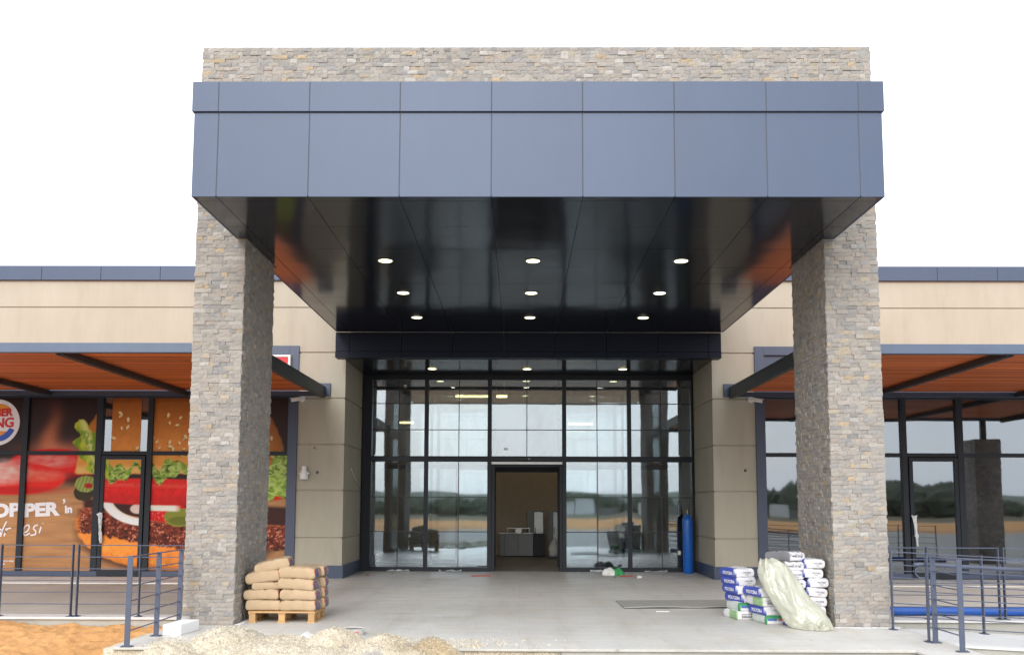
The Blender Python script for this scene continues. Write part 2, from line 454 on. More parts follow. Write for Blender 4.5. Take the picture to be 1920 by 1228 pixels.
def floors():
    m = MB(); m.box(-4.74, 4.66, 11.44, YG - .02, -.34, -.03); m.box(4.66, 5.26, 10.60, YG - .02, -.34, -.03)
    p = structure(m.build('porch_riser', M['riser']))
    m = MB(); m.prism([(-4.78, 11.40), (4.62, 11.40), (4.62, 10.56), (5.30, 10.56), (5.30, YG), (-4.78, YG)], -.03, 0)
    p = structure(m.build('porch_floor', M['porch'], None, .006))
    m = MB(); m.box(-9.5, 9.5, YG, 41, -.3, -.002)
    structure(m.build('hall_floor', M['hall_floor']))
    for sgn, nm, mat, x0, x1 in ((-1, 'terrace', 'terrace_left', -18, -4.785), (1, 'terrace', 'terrace_right', 5.305, 18)):
        m = MB(); m.box(x0, x1, 14.36, YW + .3, -.34, -.035); structure(m.build('terrace_riser', M['riser']))
        m = MB(); m.box(x0, x1, 14.32, 14.70, -.035, 0); structure(m.build('terrace_edging', M['nosing'], None, .004))
        m = MB(); m.box(x0, x1, 14.702, YW + .3, -.035, -.003); structure(m.build(nm, M[mat]))
        m = MB(); m.box(x0, x1 if sgn < 0 else x1, 20.05, YW - .02, -.002, .022); structure(m.build('threshold_paving', M['porch'], None, .004))
    # ramp falling away to the right of the porch, with a cement kerb below its slab
    def rz(x): return -.052 * (x - 5.30)
    x0, x1, y0, y1 = 5.305, 11.6, 11.86, 13.42
    m = MB(); m.add([(x0, y0, rz(x0)), (x1, y0, rz(x1)), (x1, y1, rz(x1)), (x0, y1, rz(x0)), (x0, y0, -.03), (x1, y0, rz(x1) - .03), (x1, y1, rz(x1) - .03), (x0, y1, -.03)],
          [(0, 1, 2, 3), (7, 6, 5, 4), (4, 5, 1, 0), (5, 6, 2, 1), (6, 7, 3, 2), (7, 4, 0, 3)])
    structure(m.build('ramp', M['ramp'], None, .003))
    y0 += .03; y1 -= .03
    m = MB(); m.add([(x0, y0, -.0305), (x1, y0, rz(x1) - .0305), (x1, y1, rz(x1) - .0305), (x0, y1, -.0305), (x0, y0, -.4), (x1, y0, -.4), (x1, y1, -.4), (x0, y1, -.4)],
          [(0, 1, 2, 3), (7, 6, 5, 4), (4, 5, 1, 0), (5, 6, 2, 1), (6, 7, 3, 2), (7, 4, 0, 3)])
    structure(m.build('ramp_riser', M['riser']))
floors()
def ramp_z(x): return -.052 * max(0, x - 5.30)

# ------------------------------------------------------------------ stone pillars and beam
STONES = [((.340, .310, .280), 30), ((.365, .332, .298), 24), ((.310, .288, .268), 20), ((.350, .305, .268), 11), ((.298, .287, .280), 10),
          ((.385, .325, .255), 5), ((.42, .325, .22), 1.2), ((.42, .395, .365), 4), ((.265, .250, .238), 4)]
def pick_stone():
    c = random.choices([s[0] for s in STONES], [s[1] for s in STONES])[0]
    k = random.uniform(.80, .96)
    return tuple(min(.8, x * k) for x in c)
def stone_face(m, org, u, n, width, z0, z1, over=.012):
    """courses of split-face stones on one face: org is the lower corner, u the horizontal direction, n the outward normal"""
    org, u, n = Vector(org), Vector(u), Vector(n); z = z0
    H = .0595
    rows = max(1, round((z1 - z0) / H)); H = (z1 - z0) / rows
    for r in range(rows):
        a = -over * random.random()
        while a < width - .02:
            L = random.choice((.06, .085, .105, .125, .14, .16)) * random.uniform(.9, 1.1)
            b = a + L
            if b > width - .06: b = width + over * random.random()
            zz0 = z0 + r * H + random.uniform(-.001, .001); zz1 = z0 + (r + 1) * H - random.uniform(0, .0016)
            d0 = random.uniform(.005, .021); c = pick_stone()
            g = .0006
            us = [a + g, a + (b - a) * random.uniform(.35, .65), b - g]; zs = [zz0, (zz0 + zz1) / 2 + random.uniform(-.008, .008), zz1]
            vs = []
            for zi in range(3):
                for ui in range(3):
                    d = d0 + random.uniform(-.0035, .0035) + (.004 if ui == 1 and zi == 1 else 0)
                    vs.append(org + u * us[ui] + n * d + Vector((0, 0, zs[zi] - org.z)))
            for ui, zi in ((0, 0), (2, 0), (2, 2), (0, 2)):
                vs.append(org + u * us[ui] + Vector((0, 0, zs[zi] - org.z)))
            fs = [(0, 1, 4, 3), (1, 2, 5, 4), (3, 4, 7, 6), (4, 5, 8, 7), (9, 10, 2, 1, 0), (10, 11, 8, 5, 2), (11, 12, 6, 7, 8), (12, 9, 0, 3, 6)]
            m.add(vs, fs, c)
            a = b
def pillar(x0, x1, label):
    t = thing('stone_pillar', label, 'pillar', ((x0 + x1) / 2, (PYF + PYB) / 2, 0), 'stone clad pillars of the entrance porch')
    m = MB(); m.box(x0 + .02, x1 - .02, PYF + .02, PYB - .02, 0, PTOP - .01); m.build('core', M['mortar'], t)
    m = MB(); i = .018
    stone_face(m, (x0 + i, PYF + i, 0), (1, 0, 0), (0, -1, 0), x1 - x0 - 2 * i, 0.004, PTOP)
    stone_face(m, (x1 - i, PYF + i, 0), (0, 1, 0), (1, 0, 0), PYB - PYF - 2 * i, 0.004, PTOP)
    stone_face(m, (x0 + i, PYB - i, 0), (0, -1, 0), (-1, 0, 0), PYB - PYF - 2 * i, 0.004, PTOP)
    stone_face(m, (x1 - i, PYB - i, 0), (-1, 0, 0), (0, 1, 0), x1 - x0 - 2 * i, 0.004, PTOP)
    m.build('stone_cladding', M['stone'], t)
pillar(PLO, PLI, 'tall stone clad pillar left of the entrance, beside the pallet of brown bags')
pillar(PRI, PRO, 'tall stone clad pillar right of the entrance, beside the blue and white bags')
def base_dust():
    for x0, x1, lb in ((PLI + .02, PLI + .28, 'white cement dust along the foot of the left pillar'), (PRI - .02, PRO + .1, 'white cement dust along the front foot of the right pillar')):
        m = MB(); vs = []; fs = []; n = 26
        for i in range(n + 1):
            s_ = i / n
            if x0 < 0: a = (x0, PYF - .05 + .9 * s_); b = (x0 + .05 + .07 * random.random() * (1 - .5 * s_), a[1] + .02)
            else: a = (x0 + (x1 - x0) * s_, PYF - .02); b = (a[0], PYF - .05 - .07 * random.random())
            vs += [(*a, .012 * random.uniform(.4, 1)), (*b, .0025)]
        for i in range(n): fs.append((2 * i, 2 * i + 1, 2 * i + 3, 2 * i + 2))
        m.add(vs, fs); o = m.build('cement_dust', M['foam']); tag(o, lb, 'dust', None, 'stuff')
base_dust()
def stone_beam():
    t = thing('stone_beam', 'stone clad lintel spanning both pillars above the blue grey canopy', 'beam', (0, PYF, 6.96))
    m = MB(); m.box(PLI + .002, PRI - .002, PYF + .02, PYB - .02, ZT + .03, PTOP - .01); m.build('core', M['mortar'], t)
    m = MB(); i = .018; z0 = .004 + round((ZT + .06) / .0595) * .0595
    stone_face(m, (PLI - .02, PYF + i, z0), (1, 0, 0), (0, -1, 0), PRI - PLI + .04, z0 - .06, PTOP, 0)
    stone_face(m, (PRI + .02, PYB - i, z0), (-1, 0, 0), (0, 1, 0), PRI - PLI + .04, z0 - .06, PTOP, 0)
    m.build('stone_cladding', M['stone'], t)
    m = MB(); m.box(PLO + .01, PRO - .01, PYF + .012, PYB - .012, PTOP - .008, PTOP + .006); m.build('top_coping', M['mortar'], t)
stone_beam()

# ------------------------------------------------------------------ entrance canopy
def downlight(parent, x, y, z, r=.105):
    m = MB(); m.lathe((x, y, z - .012), [(r + .022, 0), (r + .024, .006), (r + .022, .016)], 28)
    d = m.build('downlight', M['steel_blue'], parent, smooth=False)
    m = MB(); m.lathe((x, y, z - .018), [(r * .94, 0), (r, .004), (r, .010)], 28)
    m.build('lens', M['lamp'], d)
def canopy():
    t = thing('entrance_canopy', 'deep blue grey panelled canopy over the entrance with lit downlights', 'canopy', (.2, CYF, ZS))
    nx = [(CXL + .03, CYF + .005), (CXR - .03, CYF + .005), (CXR - .03, PYF - .02), (PRI - .03, PYF - .02), (PRI - .03, PYB + .02), (CXR - .03, PYB + .02), (CXR - .03, 20.98), (CXL + .03, 20.98), (CXL + .03, PYB + .02), (PLI + .03, PYB + .02), (PLI + .03, PYF - .02), (CXL + .03, PYF - .02)]
    m = MB(); m.prism(nx, ZS + .02, ZT - .01); m.build('core', M['sealant'], t)
    g = .005
    xs = [CXL] + SEAMX + [CXR]
    m = MB()
    for a, b in zip(xs, xs[1:]):
        x0 = a + (0 if a == CXL else g); x1 = b - (0 if b == CXR else g)
        m.box(x0, x1, CYF, CYF + .025, ZS, 6.545, (random.uniform(.94, 1.04),) * 3)
    m.build('fascia', M['panel'], t, .003)
    for x0, x1 in ((CXL, CXL + .025), (CXR - .025, CXR)):     # side cheeks, stopping short of the pillars
        for y0, y1 in ((CYF + .03, PYF - .03), (PYB + .03, 20.96)):
            m = MB(); m.box(x0, x1, y0, y1, ZS, 6.545); m.build('side_cheek', M['panel'], t, .003)
    m = MB()
    for a, b in zip(xs, xs[1:]):
        x0 = a + (-.022 if a == CXL else g); x1 = b - (-.022 if b == CXR else g)
        m.box(x0, x1, CYF - .03, CYF + .024, 6.558, ZT, (random.uniform(.94, 1.04),) * 3)
    m.build('top_band', M['panel'], t, .003)
    m = MB(); m.box(CXL - .015, CXR + .015, CYF - .025, CYF + .004, 6.562, ZT - .004); m.build('band_backing', M['sealant'], t)
    for x0, x1 in ((CXL - .022, CXL + .02), (CXR - .02, CXR + .022)):
        for y0, y1 in ((CYF + .03, PYF - .03), (PYB + .03, 20.96)):
            m = MB(); m.box(x0, x1, y0, y1, 6.558, ZT); m.build('side_band', M['panel'], t, .003)
    # soffit panels, each a hair off level
    ys = [CYF + .026, 11.70] + [11.70 + 1.137 * k for k in range(1, 9)] + [20.99]
    m = MB(); xin = [CXL + .026] + SEAMX + [CXR - .026]
    for a, b in zip(xin, xin[1:]):
        for c, d in zip(ys, ys[1:]):
            x0, x1, y0, y1 = a + .004, b - .004, c + .004, d - .004
            pieces = [(x0, x1, y0, y1)]
            if a < PLI or b > PRI:      # cut round the pillars
                pieces = []
                xa, xb = (max(x0, PLI + .025), x1) if a < PLI else (x0, min(x1, PRI - .025))
                for p0, p1, inside in ((y0, min(y1, PYF - .02), 0), (max(y0, PYF - .02), min(y1, PYB + .02), 1), (max(y0, PYB + .02), y1, 0)):
                    if p1 - p0 < .02: continue
                    if inside:
                        if xb - xa > .02: pieces.append((xa, xb, p0, p1))
                    else: pieces.append((x0, x1, p0, p1))
            ta, tb = random.gauss(0, .0012), random.gauss(0, .0012)
            cx, cy = (a + b) / 2, (c + d) / 2
            for q0, q1, r0, r1 in pieces:
                Z = lambda x, y: ZS + .004 + (x - cx) * ta + (y - cy) * tb
                vs = [(x, y, Z(x, y)) for x, y in ((q0, r0), (q1, r0), (q1, r1), (q0, r1))] + [(x, y, ZS + .018) for x, y in ((q0, r0), (q1, r0), (q1, r1), (q0, r1))]
                m.add(vs, [(0, 3, 2, 1), (4, 5, 6, 7), (0, 1, 5, 4), (1, 2, 6, 5), (2, 3, 7, 6), (3, 0, 4, 7)])
    m.build('soffit', M['soffit'], t)
    m = MB(); m.box(CXL + .05, CXR - .05, CYF + .03, 20.98, ZT - .009, ZT + .004)
    m.box(PLI + .04, PRI - .04, PYF + .03, PYB - .03, ZT + .004, ZT + .01); m.build('roof', M['roof'], t)
    # downstand beam along the wall
    bx = [-4.113] + [-3.80, -2.64, -1.505, -.362, .775, 1.917, 3.063, 4.18] + [4.468]
    m = MB()
    for a, b in zip(bx, bx[1:]):
        m.box(a + (0 if a < -4.1 else g), b - (0 if b > 4.4 else g), 21.0, 21.32, 5.04, ZS - .002)
        m.box(a + (0 if a < -4.1 else g), b - (0 if b > 4.4 else g), 20.985, 21.32, 4.90, 5.033)
    m.build('downstand_beam', M['dark_panel'], t, .003)
    m = MB(); m.box(GL + .01, GR - .01, 21.33, YG + .06, ZREC, ZREC + .03)
    m.build('recess_soffit', M['soffit'], t)
    for j in range(3):
        for i in range(3):
            downlight(t, .2013 + (i - 1) * 2.3148, 14.648 + j * 2.3035, ZS + .004)
    for x in (-2.128, .172, 2.487): downlight(t, x, 22.92, ZREC, .10)
canopy()

# ------------------------------------------------------------------ mall building
GROOVES = [.90, 1.966, 3.008, 4.062, 5.118, 6.166]
def banded(m, back, x0, x1, y0, y1, z0, z1, face):
    """wall block split by horizontal grooves; face: 'f' front (-Y), 'r' faces +X, 'l' faces -X"""
    zs = [z0] + [z for z in GROOVES if z0 + .05 < z < z1 - .05] + [z1]
    for a, b in zip(zs, zs[1:]):
        m.box(x0, x1, y0, y1, a + (0 if a == z0 else .016), b - (0 if b == z1 else .016))
    e = .026
    back.box(x0 + (e if face in 'lL' else 0), x1 - (e if face in 'rR' else 0), y0 + (e if 'f' == face or face in 'RL' else 0), y1 - .001, z0 + .001, z1 - .001)
def building():
    t = thing('mall_building', 'single storey beige plastered shopping arcade with blue grey coping', 'building', (0, YW, 0))
    for x_out, x_a, x_b, far0, far1, fc in ((-18, -5.075, GL, -18, -14.61, 'R'), (18, 5.362, GR, 14.91, 18, 'L')):
        m = MB(); bk = MB()
        banded(m, bk, min(x_out, x_b), max(x_out, x_b), YW, YW + .3, 5.134, COPB, 'f')
        banded(m, bk, far0, far1, YW, YW + .3, 0, 5.102, 'f')
        banded(m, bk, min(x_a, x_b), max(x_a, x_b), YW, YG + .2, .02, 5.102, fc)
        bk.box(min(x_a, x_b) + .03, max(x_a, x_b) - .03, YW + .026, YG + .19, 5.10, 5.136)
        m.build('wall', M['plaster'], t, .006); bk.build('joint_backing', M['groove'], t)
    m = MB(); m.box(GL + .001, GR - .001, YW, YW + .3, ZREC + .035, COPB); m.build('wall', M['plaster'], t)
    m = MB(); a = -18.0
    while a < 18:
        m.box(a + .004, a + 1.38 - .004, YW - .07, YW + .36, COPB, COPT); a += 1.38
    m.build('coping', M['panel'], t, .004)
    m = MB(); m.prism([(-5.07, YW - .001), (-5.07, YW - .03), (GL + .03, YW - .03), (GL + .03, YG - .06), (GL + .001, YG - .06), (GL + .001, YW - .001)], 0, .285); m.build('skirting', M['casing'], t, .003)
    m = MB(); m.prism([(5.357, YW - .03), (5.357, YW - .001), (GR - .001, YW - .001), (GR - .001, YG - .06), (GR - .03, YG - .06), (GR - .03, YW - .03)], 0, .285); m.build('skirting', M['casing'], t, .003)
    m = MB(); m.box(-18, 18, YW + .36, 41, COPB - .25, COPB - .05); m.build('roof', M['roof'], t)
    # hall: back wall, sides, ceiling
    m = MB(); m.box(-9.5, 9.5, 31.75, 31.95, 0, 5.3); m.build('hall_back_wall', M['hall_wall'], t)
    for x0, x1, y0, y1 in ((-9.6, -9.4, 28.3, 31.74), (9.4, 9.6, 28.3, 31.74), (-4.2, GL - .002, YG + .2, 28.3), (GR + .002, 4.6, YG + .2, 28.3)):
        m = MB(); m.box(x0, x1, y0, y1, 0, 5.3); m.build('hall_side_wall', M['hall_wall'], t)
    m = MB(); m.box(-9.5, 9.5, YG + .07, 31.75, 5.3, 5.4); m.build('hall_ceiling', M['dark_ceiling'], t)
    # shop rooms behind the shopfronts
    for x0, x1 in ((-14.6, -4.25), (4.65, 14.9)):
        m = MB(); m.box(x0, x1, 28.1, 28.29, 0, 5.3); m.box(x0, x0 + .1, YW + .3, 28.1, 0, 5.3); m.box(x1 - .1, x1, YW + .3, 28.1, 0, 5.3)
        m.box(x0, x1, YW + .31, 28.29, 5.305, 5.39)
        m.build('shop_room_wall', M['dark_room'], t)
        m = MB(); m.box(x0, x1, YW + .301, 28.1, -.2, .004); m.build('shop_room_floor', M['hall_floor'], t)
building()

# ------------------------------------------------------------------ entrance glazing
def entrance():
    t = thing('entrance_glazing', 'tall dark framed glass entrance front with an open central doorway', 'glass front', (.18, YG, 0))
    F = M['frame']
    def mull(x0, x1, z0, z1, name='mullion', y0=YG - .09, y1=YG + .07):
        m = MB(); m.box(x0, x1, y0, y1, z0, z1); m.build(name, F, t, .004)
    mull(GL + .032, -3.742, 0, ZREC - .002, 'jamb'); mull(4.315, GR - .032, 0, ZREC - .002, 'jamb')
    XM = [(-2.408, -2.310), (-.812, -.714), (1.072, 1.170), (2.712, 2.808)]
    for a, b in XM: mull(a, b, 0, ZREC - .002)
    edges = [-3.742] + [v for p in XM for v in p] + [4.315]
    bays = [(edges[2 * i], edges[2 * i + 1]) for i in range(5)]
    for i, (a, b) in enumerate(bays):
        mull(a, b, 4.80, ZREC - .003, 'transom', YG - .075, YG + .055)
        mull(a, b, 2.725, 2.86, 'transom', YG - .075, YG + .055)
        if i != 2: mull(a, b, 0, .10, 'bottom_rail', YG - .075, YG + .055)
    mid = [None, -1.54, .178, 1.951, 3.56]; mid[0] = -3.06
    J = MB()
    for i, (a, b) in enumerate(bays):
        rows = [(2.86, 4.80, (4.62, 4.194, 3.529))] + ([] if i == 2 else [(.10, 2.725, (1.837, .973))])
        for z0, z1, zj in rows:
            zz = [z0] + sorted(zj) + [z1]
            for c, d in zip(zz, zz[1:]):
                for p, q in ((a, mid[i]), (mid[i], b)):
                    m = MB(); tl = random.gauss(0, .0009); tw = random.gauss(0, .0009)
                    g = .006
                    yy = lambda x, z: YG + tl * (z - (c + d) / 2) + tw * (x - (p + q) / 2)
                    P4 = [(p + g, c + g), (q - g, c + g), (q - g, d - g), (p + g, d - g)]
                    m.add([(x, yy(x, z) - .006, z) for x, z in P4] + [(x, yy(x, z) + .006, z) for x, z in P4],
                          [(0, 1, 2, 3), (7, 6, 5, 4), (0, 4, 5, 1), (1, 5, 6, 2), (2, 6, 7, 3), (3, 7, 4, 0)])
                    m.build('glass_pane', M['hall_glass'], t)
            for z in zj: J.box(a, b, YG - .010, YG + .010, z - .010, z + .010)
            J.box(mid[i] - .010, mid[i] + .010, YG - .011, YG + .011, z0, z1)
    J.build('glazing_joint', M['black_plastic'], t)
    for x, z, w_, h_ in ((-3.60, .30, .09, .07), (-.40, 3.02, .10, .06), (3.95, .42, .07, .10), (-2.95, 4.60, .07, .07)):
        m = MB(); m.box(x, x + w_, YG - .0095, YG - .0075, z, z + h_); m.build('sticker_and_reflection', M['white_plastic'], t)  # the top left square stands for a white reflection in the glass
    # doorway lining, sliding door header with sensor
    m = MB(); m.box(-.714, -.63, YG - .04, YG + .30, 0, 2.66); m.build('door_jamb', F, t, .004)
    m = MB(); m.box(1.0, 1.072, YG - .04, YG + .30, 0, 2.66); m.build('door_jamb', F, t, .004)
    m = MB(); m.box(-.714, 1.072, YG + .06, YG + .30, 2.60, 2.80); h = m.build('door_header', F, t, .004)
    m = MB(); m.box(-.714, 1.072, YG - .05, YG + .058, 2.662, 2.722); m.build('header_trim', M['steel'], h, .003)
    m = MB(); m.box(-.02, .30, YG - .13, YG - .078, 2.765, 2.825); s = m.build('door_sensor', M['black_plastic'], t, .01)
    m = MB(); m.lathe((.23, YG - .13, 2.795), [(.012, 0), (.012, .004)], 12, (0, -1, 0)); m.build('sensor_lamp', M['white_plastic'], s)
    # sliding leaves parked behind the side panes
    for x0, x1 in ((-1.62, -.66), (1.03, 1.99)):
        m = MB()
        for a, b, c, d in ((x0, x0 + .05, .02, 2.6), (x1 - .05, x1, .02, 2.6), (x0 + .05, x1 - .05, .02, .12), (x0 + .05, x1 - .05, 2.52, 2.6)):
            m.box(a, b, YG + .13, YG + .17, c, d)
        lf = m.build('sliding_door', F, t)
        m = MB(); m.box(x0 + .05, x1 - .05, YG + .145, YG + .155, .12, 2.52); m.build('door_glass', M['inner_glass'], lf)
    # inner glazed screen of the lobby
    t2 = thing('inner_screen', 'inner glazed lobby screen seen through the front glass', 'glass screen', (.18, 25.9, 0))
    for x0, x1 in ((GL + .02, -3.86), (-2.43, -2.36), (-.84, -.64), (1.02, 1.22), (2.75, 2.82), (4.25, GR - .02)):
        m = MB(); m.box(x0, x1, 25.84, 25.96, 0, 5.28); m.build('mullion', F, t2)
    m = MB(); m.box(-.638, 1.018, 25.84, 25.96, 2.52, 2.95); m.build('door_header', F, t2)
    for x0, x1 in ((-3.858, -2.432), (-2.358, -.842), (1.222, 2.748), (2.822, 4.248)):
        m = MB(); m.box(x0, x1, 25.86, 25.94, 2.60, 2.72); m.build('transom', F, t2)
        m = MB(); m.box(x0, x1, 25.86, 25.94, 0, .09); m.build('bottom_rail', F, t2)
        for z0, z1 in ((.09, 2.60), (2.72, 5.27)):
            m = MB(); m.box(x0, x1, 25.895, 25.905, z0, z1); m.build('glass_pane', M['inner_glass'], t2)
entrance()

# ------------------------------------------------------------------ things inside the hall
def hall_things():
    t = thing('service_counter', 'grey panelled counter with glass top box seen through the doorway', 'counter', (.08, 30.5, 0))
    m = MB()
    for a, b in ((-.63, -.47), (-.465, -.05), (-.045, .43)): m.box(a, b, 30.5, 31.0, .03, .73)
    m.build('front_panel', M['grey_steel'], t, .004)
    m = MB(); m.box(.44, .79, 30.5, 31.0, .03, .72); m.build('side_cabinet', M['frame'], t, .004)
    m = MB(); m.box(-.66, .44, 30.47, 31.02, .732, .755); m.build('worktop', M['steel'], t, .004)
    m = MB(); m.box(-.40, .32, 30.55, 30.9, .885, .905)
    for x in (-.40, .305): m.box(x, x + .015, 30.55, 30.9, .756, .884)
    m.box(-.13, .06, 30.56, 30.9, .757, .883)
    m.build('display_case', M['steel'], t)
    for x0, x1, lb in ((.24, .78, 'wide steel cabinet against the hall back wall behind the counter'), (.94, 1.30, 'narrow steel cabinet beside the right doorway jamb')):
        t = thing('steel_cabinet', lb, 'cabinet', ((x0 + x1) / 2, 31.5, 0), 'steel cabinets at the back of the hall')
        m = MB(); m.box(x0, x1, 31.45, 31.74, .02, 1.43); m.build('cabinet_body', M['grey_steel'], t, .005)
        m = MB(); m.box(x0 + (x1 - x0) * .45, x1 - .01, 31.43, 31.449, .06, 1.40); d = m.build('cabinet_door', M['steel'], t, .003)
        m = MB(); m.box(x0 + (x1 - x0) * .5, x0 + (x1 - x0) * .5 + .02, 31.40, 31.429, .7, .9); m.build('handle', M['frame'], d)
    # carrier bag standing on the floor by the door
    m = MB(); n = 14; prof = []
    vs = []; fs = []
    for i in range(9):
        k = i / 8; r = .17 * (1 - k ** 2 * .75) * (.8 + .3 * math.sin(k * 3))
        for j in range(n):
            a = 2 * PI * j / n; q = 1 + .18 * math.sin(3 * a + i) + random.uniform(-.08, .08)
            vs.append((1.02 + r * q * math.cos(a) * .9 + .05 * k, 29.6 + r * q * .6 * math.sin(a), .06 + .56 * k))
    for i in range(8):
        for j in range(n): fs.append((i * n + j, i * n + (j + 1) % n, (i + 1) * n + (j + 1) % n, (i + 1) * n + j))
    fs.append(tuple(range(n))[::-1]); fs.append(tuple(8 * n + j for j in range(n)))
    m.add(vs, fs); o = m.build('carrier_bag', M['white_plastic'], None, smooth=True)
    tag(o, 'white carrier bag on a crate inside the doorway', 'bag')
    m = MB(); m.box(.86, 1.20, 29.45, 29.78, 0, .06); tag(m.build('crate', M['black_plastic'], None, .01), 'low black crate under the white carrier bag in the hall', 'crate')
    for (x0, x1, y, z, lb) in ((-1.91, -.36, 27.9, 4.80, 'long yellow strip light high behind the left upper glass'), (1.55, 2.35, 30.6, 4.22, 'yellow strip light behind the right upper glass'), (-3.9, -3.4, 30.6, 4.25, 'short yellow strip light behind the far left upper glass')):
        t = thing('strip_light', lb, 'light', ((x0 + x1) / 2, y, z), 'strip lights hanging in the hall')
        m = MB(); m.box(x0, x1, y - .05, y + .05, z + .035, z + .08); m.build('housing', M['white_plastic'], t)
        m = MB(); m.tube([(x0 + .02, y, z), (x1 - .02, y, z)], .03, 10); m.build('tube', M['tube'], t)
        m = MB()
        for x in (x0 + .1, x1 - .1): m.box(x - .006, x + .006, y - .006, y + .006, z + .08, 5.3)
        m.build('hanger', M['steel'], t)
    for x, y, lb in ((-2.11, 27.3, 'left one of the front row'), (.2, 27.3, 'middle one of the front row'), (2.5, 27.3, 'right one of the front row'), (-2.11, 29.6, 'left one of the added unseen back row'), (.2, 29.6, 'middle one of the added unseen back row'), (2.5, 29.6, 'right one of the added unseen back row')):  # back row is added out of view to brighten the hall back wall
        t = thing('ceiling_light', 'round recessed hall ceiling light behind the glass, ' + lb, 'light', (x, y, 5.28), 'round ceiling lights in the hall')
        m = MB(); m.lathe((x, y, 5.285), [(.13, 0), (.135, .012)], 20); m.build('rim', M['white_plastic'], t)
        m = MB(); m.lathe((x, y, 5.278), [(.10, 0), (.105, .007)], 20); m.build('lens', M['hall_lamp'], t)
hall_things()

# ------------------------------------------------------------------ printed window film of the left shop (a picture of a burger), painted in metres
def srgb(c): return np.array(lin(*c))
def film_picture(X, Z):
    """colour of the print at wall position X, Z (u, v: centimetre-like units of the print layout)"""
    u = 972.7 + 81.97 * X; v = 1083.3 - 82.83 * Z
    sm = lambda d, w: np.clip(.5 - d / w, 0, 1)
    C = np.zeros(X.shape + (3,))
    def put(c, a):
        nonlocal C
        c = np.asarray(c)
        a = np.clip(a, 0, 1)[..., None]; C = C * (1 - a) + c * a
    n_s = fbm(u / 9, v / 9, 5); n_f = fbm(u / 2.6, v / 2.6, 4); n_b = fbm(u / 40, v / 40, 4)
    C[:] = srgb((48, 30, 32)) * (.75 + .5 * n_b)[..., None]
    # wooden table below, soft horizon
    tb = np.clip((v - 898) / 26, 0, 1)
    grain = fbm(u / 60, v / 7, 5)
    put(srgb((182, 136, 94)) * (.60 + .5 * grain)[..., None] * (1 - .25 * np.clip((v - 1000) / 80, 0, 1))[..., None], tb)
    crack = sm(np.abs(fbm(u / 45, v / 9, 5) - .5), .02) * np.clip((v - 1000) / 40, 0, 1) * .5
    put(srgb((120, 70, 40)), crack)
    put(srgb((196, 120, 84)), .8 * np.exp(-((u - 93 - 6 * np.sin(v / 17)) / (13 + .16 * np.clip(v - 800, 0, 60))) ** 2 - ((v - 835) / 48) ** 2))
    put(srgb((225, 140, 110)), .5 * np.exp(-((u - 115) / 60) ** 2 - ((v - 846) / 14) ** 2))
    def ell(cx, cy, rx, ry, soft, warp=0):
        d = np.sqrt(((u - cx) / rx) ** 2 + ((v - cy) / ry) ** 2) - 1
        return d + warp * (n_s - .5)
    # blurred tomato slices
    d = ell(98, 872, 84, 29, 1) + .0016 * np.clip(u - 120, 0, 80); put(srgb((214, 20, 18)), sm(d, .10)); hl = fbm(u / 14, v / 6, 4)
    put(srgb((240, 150, 138)), sm(ell(86, 866, 50, 13, 1), .8) * (.35 + .9 * np.clip(hl - .3, 0, 1))); put(srgb((150, 12, 14)), sm(ell(112, 896, 70, 8, 1), .8) * .8)
    put(srgb((48, 22, 18)), sm(ell(150, 902, 30, 9, 1), 1.0) * .7)
    d = ell(24, 900, 108, 30, 1) + .002 * np.clip(u - 70, 0, 80); put(srgb((224, 36, 20)), sm(d, .10))
    put(srgb((246, 206, 196)), sm(ell(2, 888, 44, 20, 1), .9) * (.45 + .8 * np.clip(hl - .3, 0, 1))); put(srgb((240, 130, 108)), sm(ell(70, 894, 46, 10, 1), .9) * (.3 + .8 * np.clip(hl - .3, 0, 1)))
    put(srgb((168, 16, 14)), sm(ell(24, 922, 98, 8, 1), .8) * .7)
    # ---- the burger
    cx = 338
    # heel bun
    d = ell(cx - 2, 985, 190, 86, 1, .05); low = np.clip((v - 950) / 12, 0, 1)
    bun = srgb((212, 130, 56)) * (.72 + .55 * n_s)[..., None] * (1.12 - .55 * np.clip((v - 1030) / 40, 0, 1))[..., None]
    put(srgb((70, 40, 26)), sm(ell(cx + 4, 996, 197, 84, 1), .10) * low * .8)
    put(bun, sm(d, .03) * low)
    put(srgb((240, 180, 90)), sm(np.abs(d + .14), .12) * low * .6 * (n_f > .45))
    # patty
    py = 978 + 24 * np.clip((u - 170) / 130, 0, 1.3) + 5 * (n_s - .5)
    dp = np.abs(v - py) - (23 + 7 * (n_s - .5)) ; pat = sm(dp, 4) * sm(150 - u, 10) * sm(u - 552, 10)
    spec = .55 * fbm(u / 5.5, v / 4.2, 3) + .45 * fbm(u / 1.9, v / 1.9, 2); 
    put(srgb((124, 54, 34)) * (.30 + 1.7 * np.clip(spec - .25, 0, 1))[..., None] * (1.15 - .4 * np.clip((v - py) / 22, -1, 1))[..., None], pat)
    put(srgb((216, 150, 120)), pat * np.clip((spec - .62) / .06, 0, 1) * .7); put(srgb((36, 13, 12)), pat * np.clip((.42 - spec) / .08, 0, 1) * .85)
    # dark gap + ketchup
    mid = sm(np.abs(v - (958 + .04 * (u - 190))) - 20, 6) * sm(158 - u, 8) * sm(u - 545, 8)
    put(srgb((62, 24, 20)), mid * (1 - pat)); put(srgb((196, 20, 22)), mid * (1 - pat) * sm(ell(312, 968, 46, 22, 1, .6), .1))
    put(srgb((240, 110, 110)), mid * sm(ell(312, 966, 40, 16, 1, .6), .1) * (n_f > .68))
    put(srgb((128, 132, 48)), sm(ell(338, 972, 28, 17, 1, .2), .08)); put(srgb((90, 96, 30)), sm(ell(340, 978, 22, 8, 1, .2), .3) * .7)
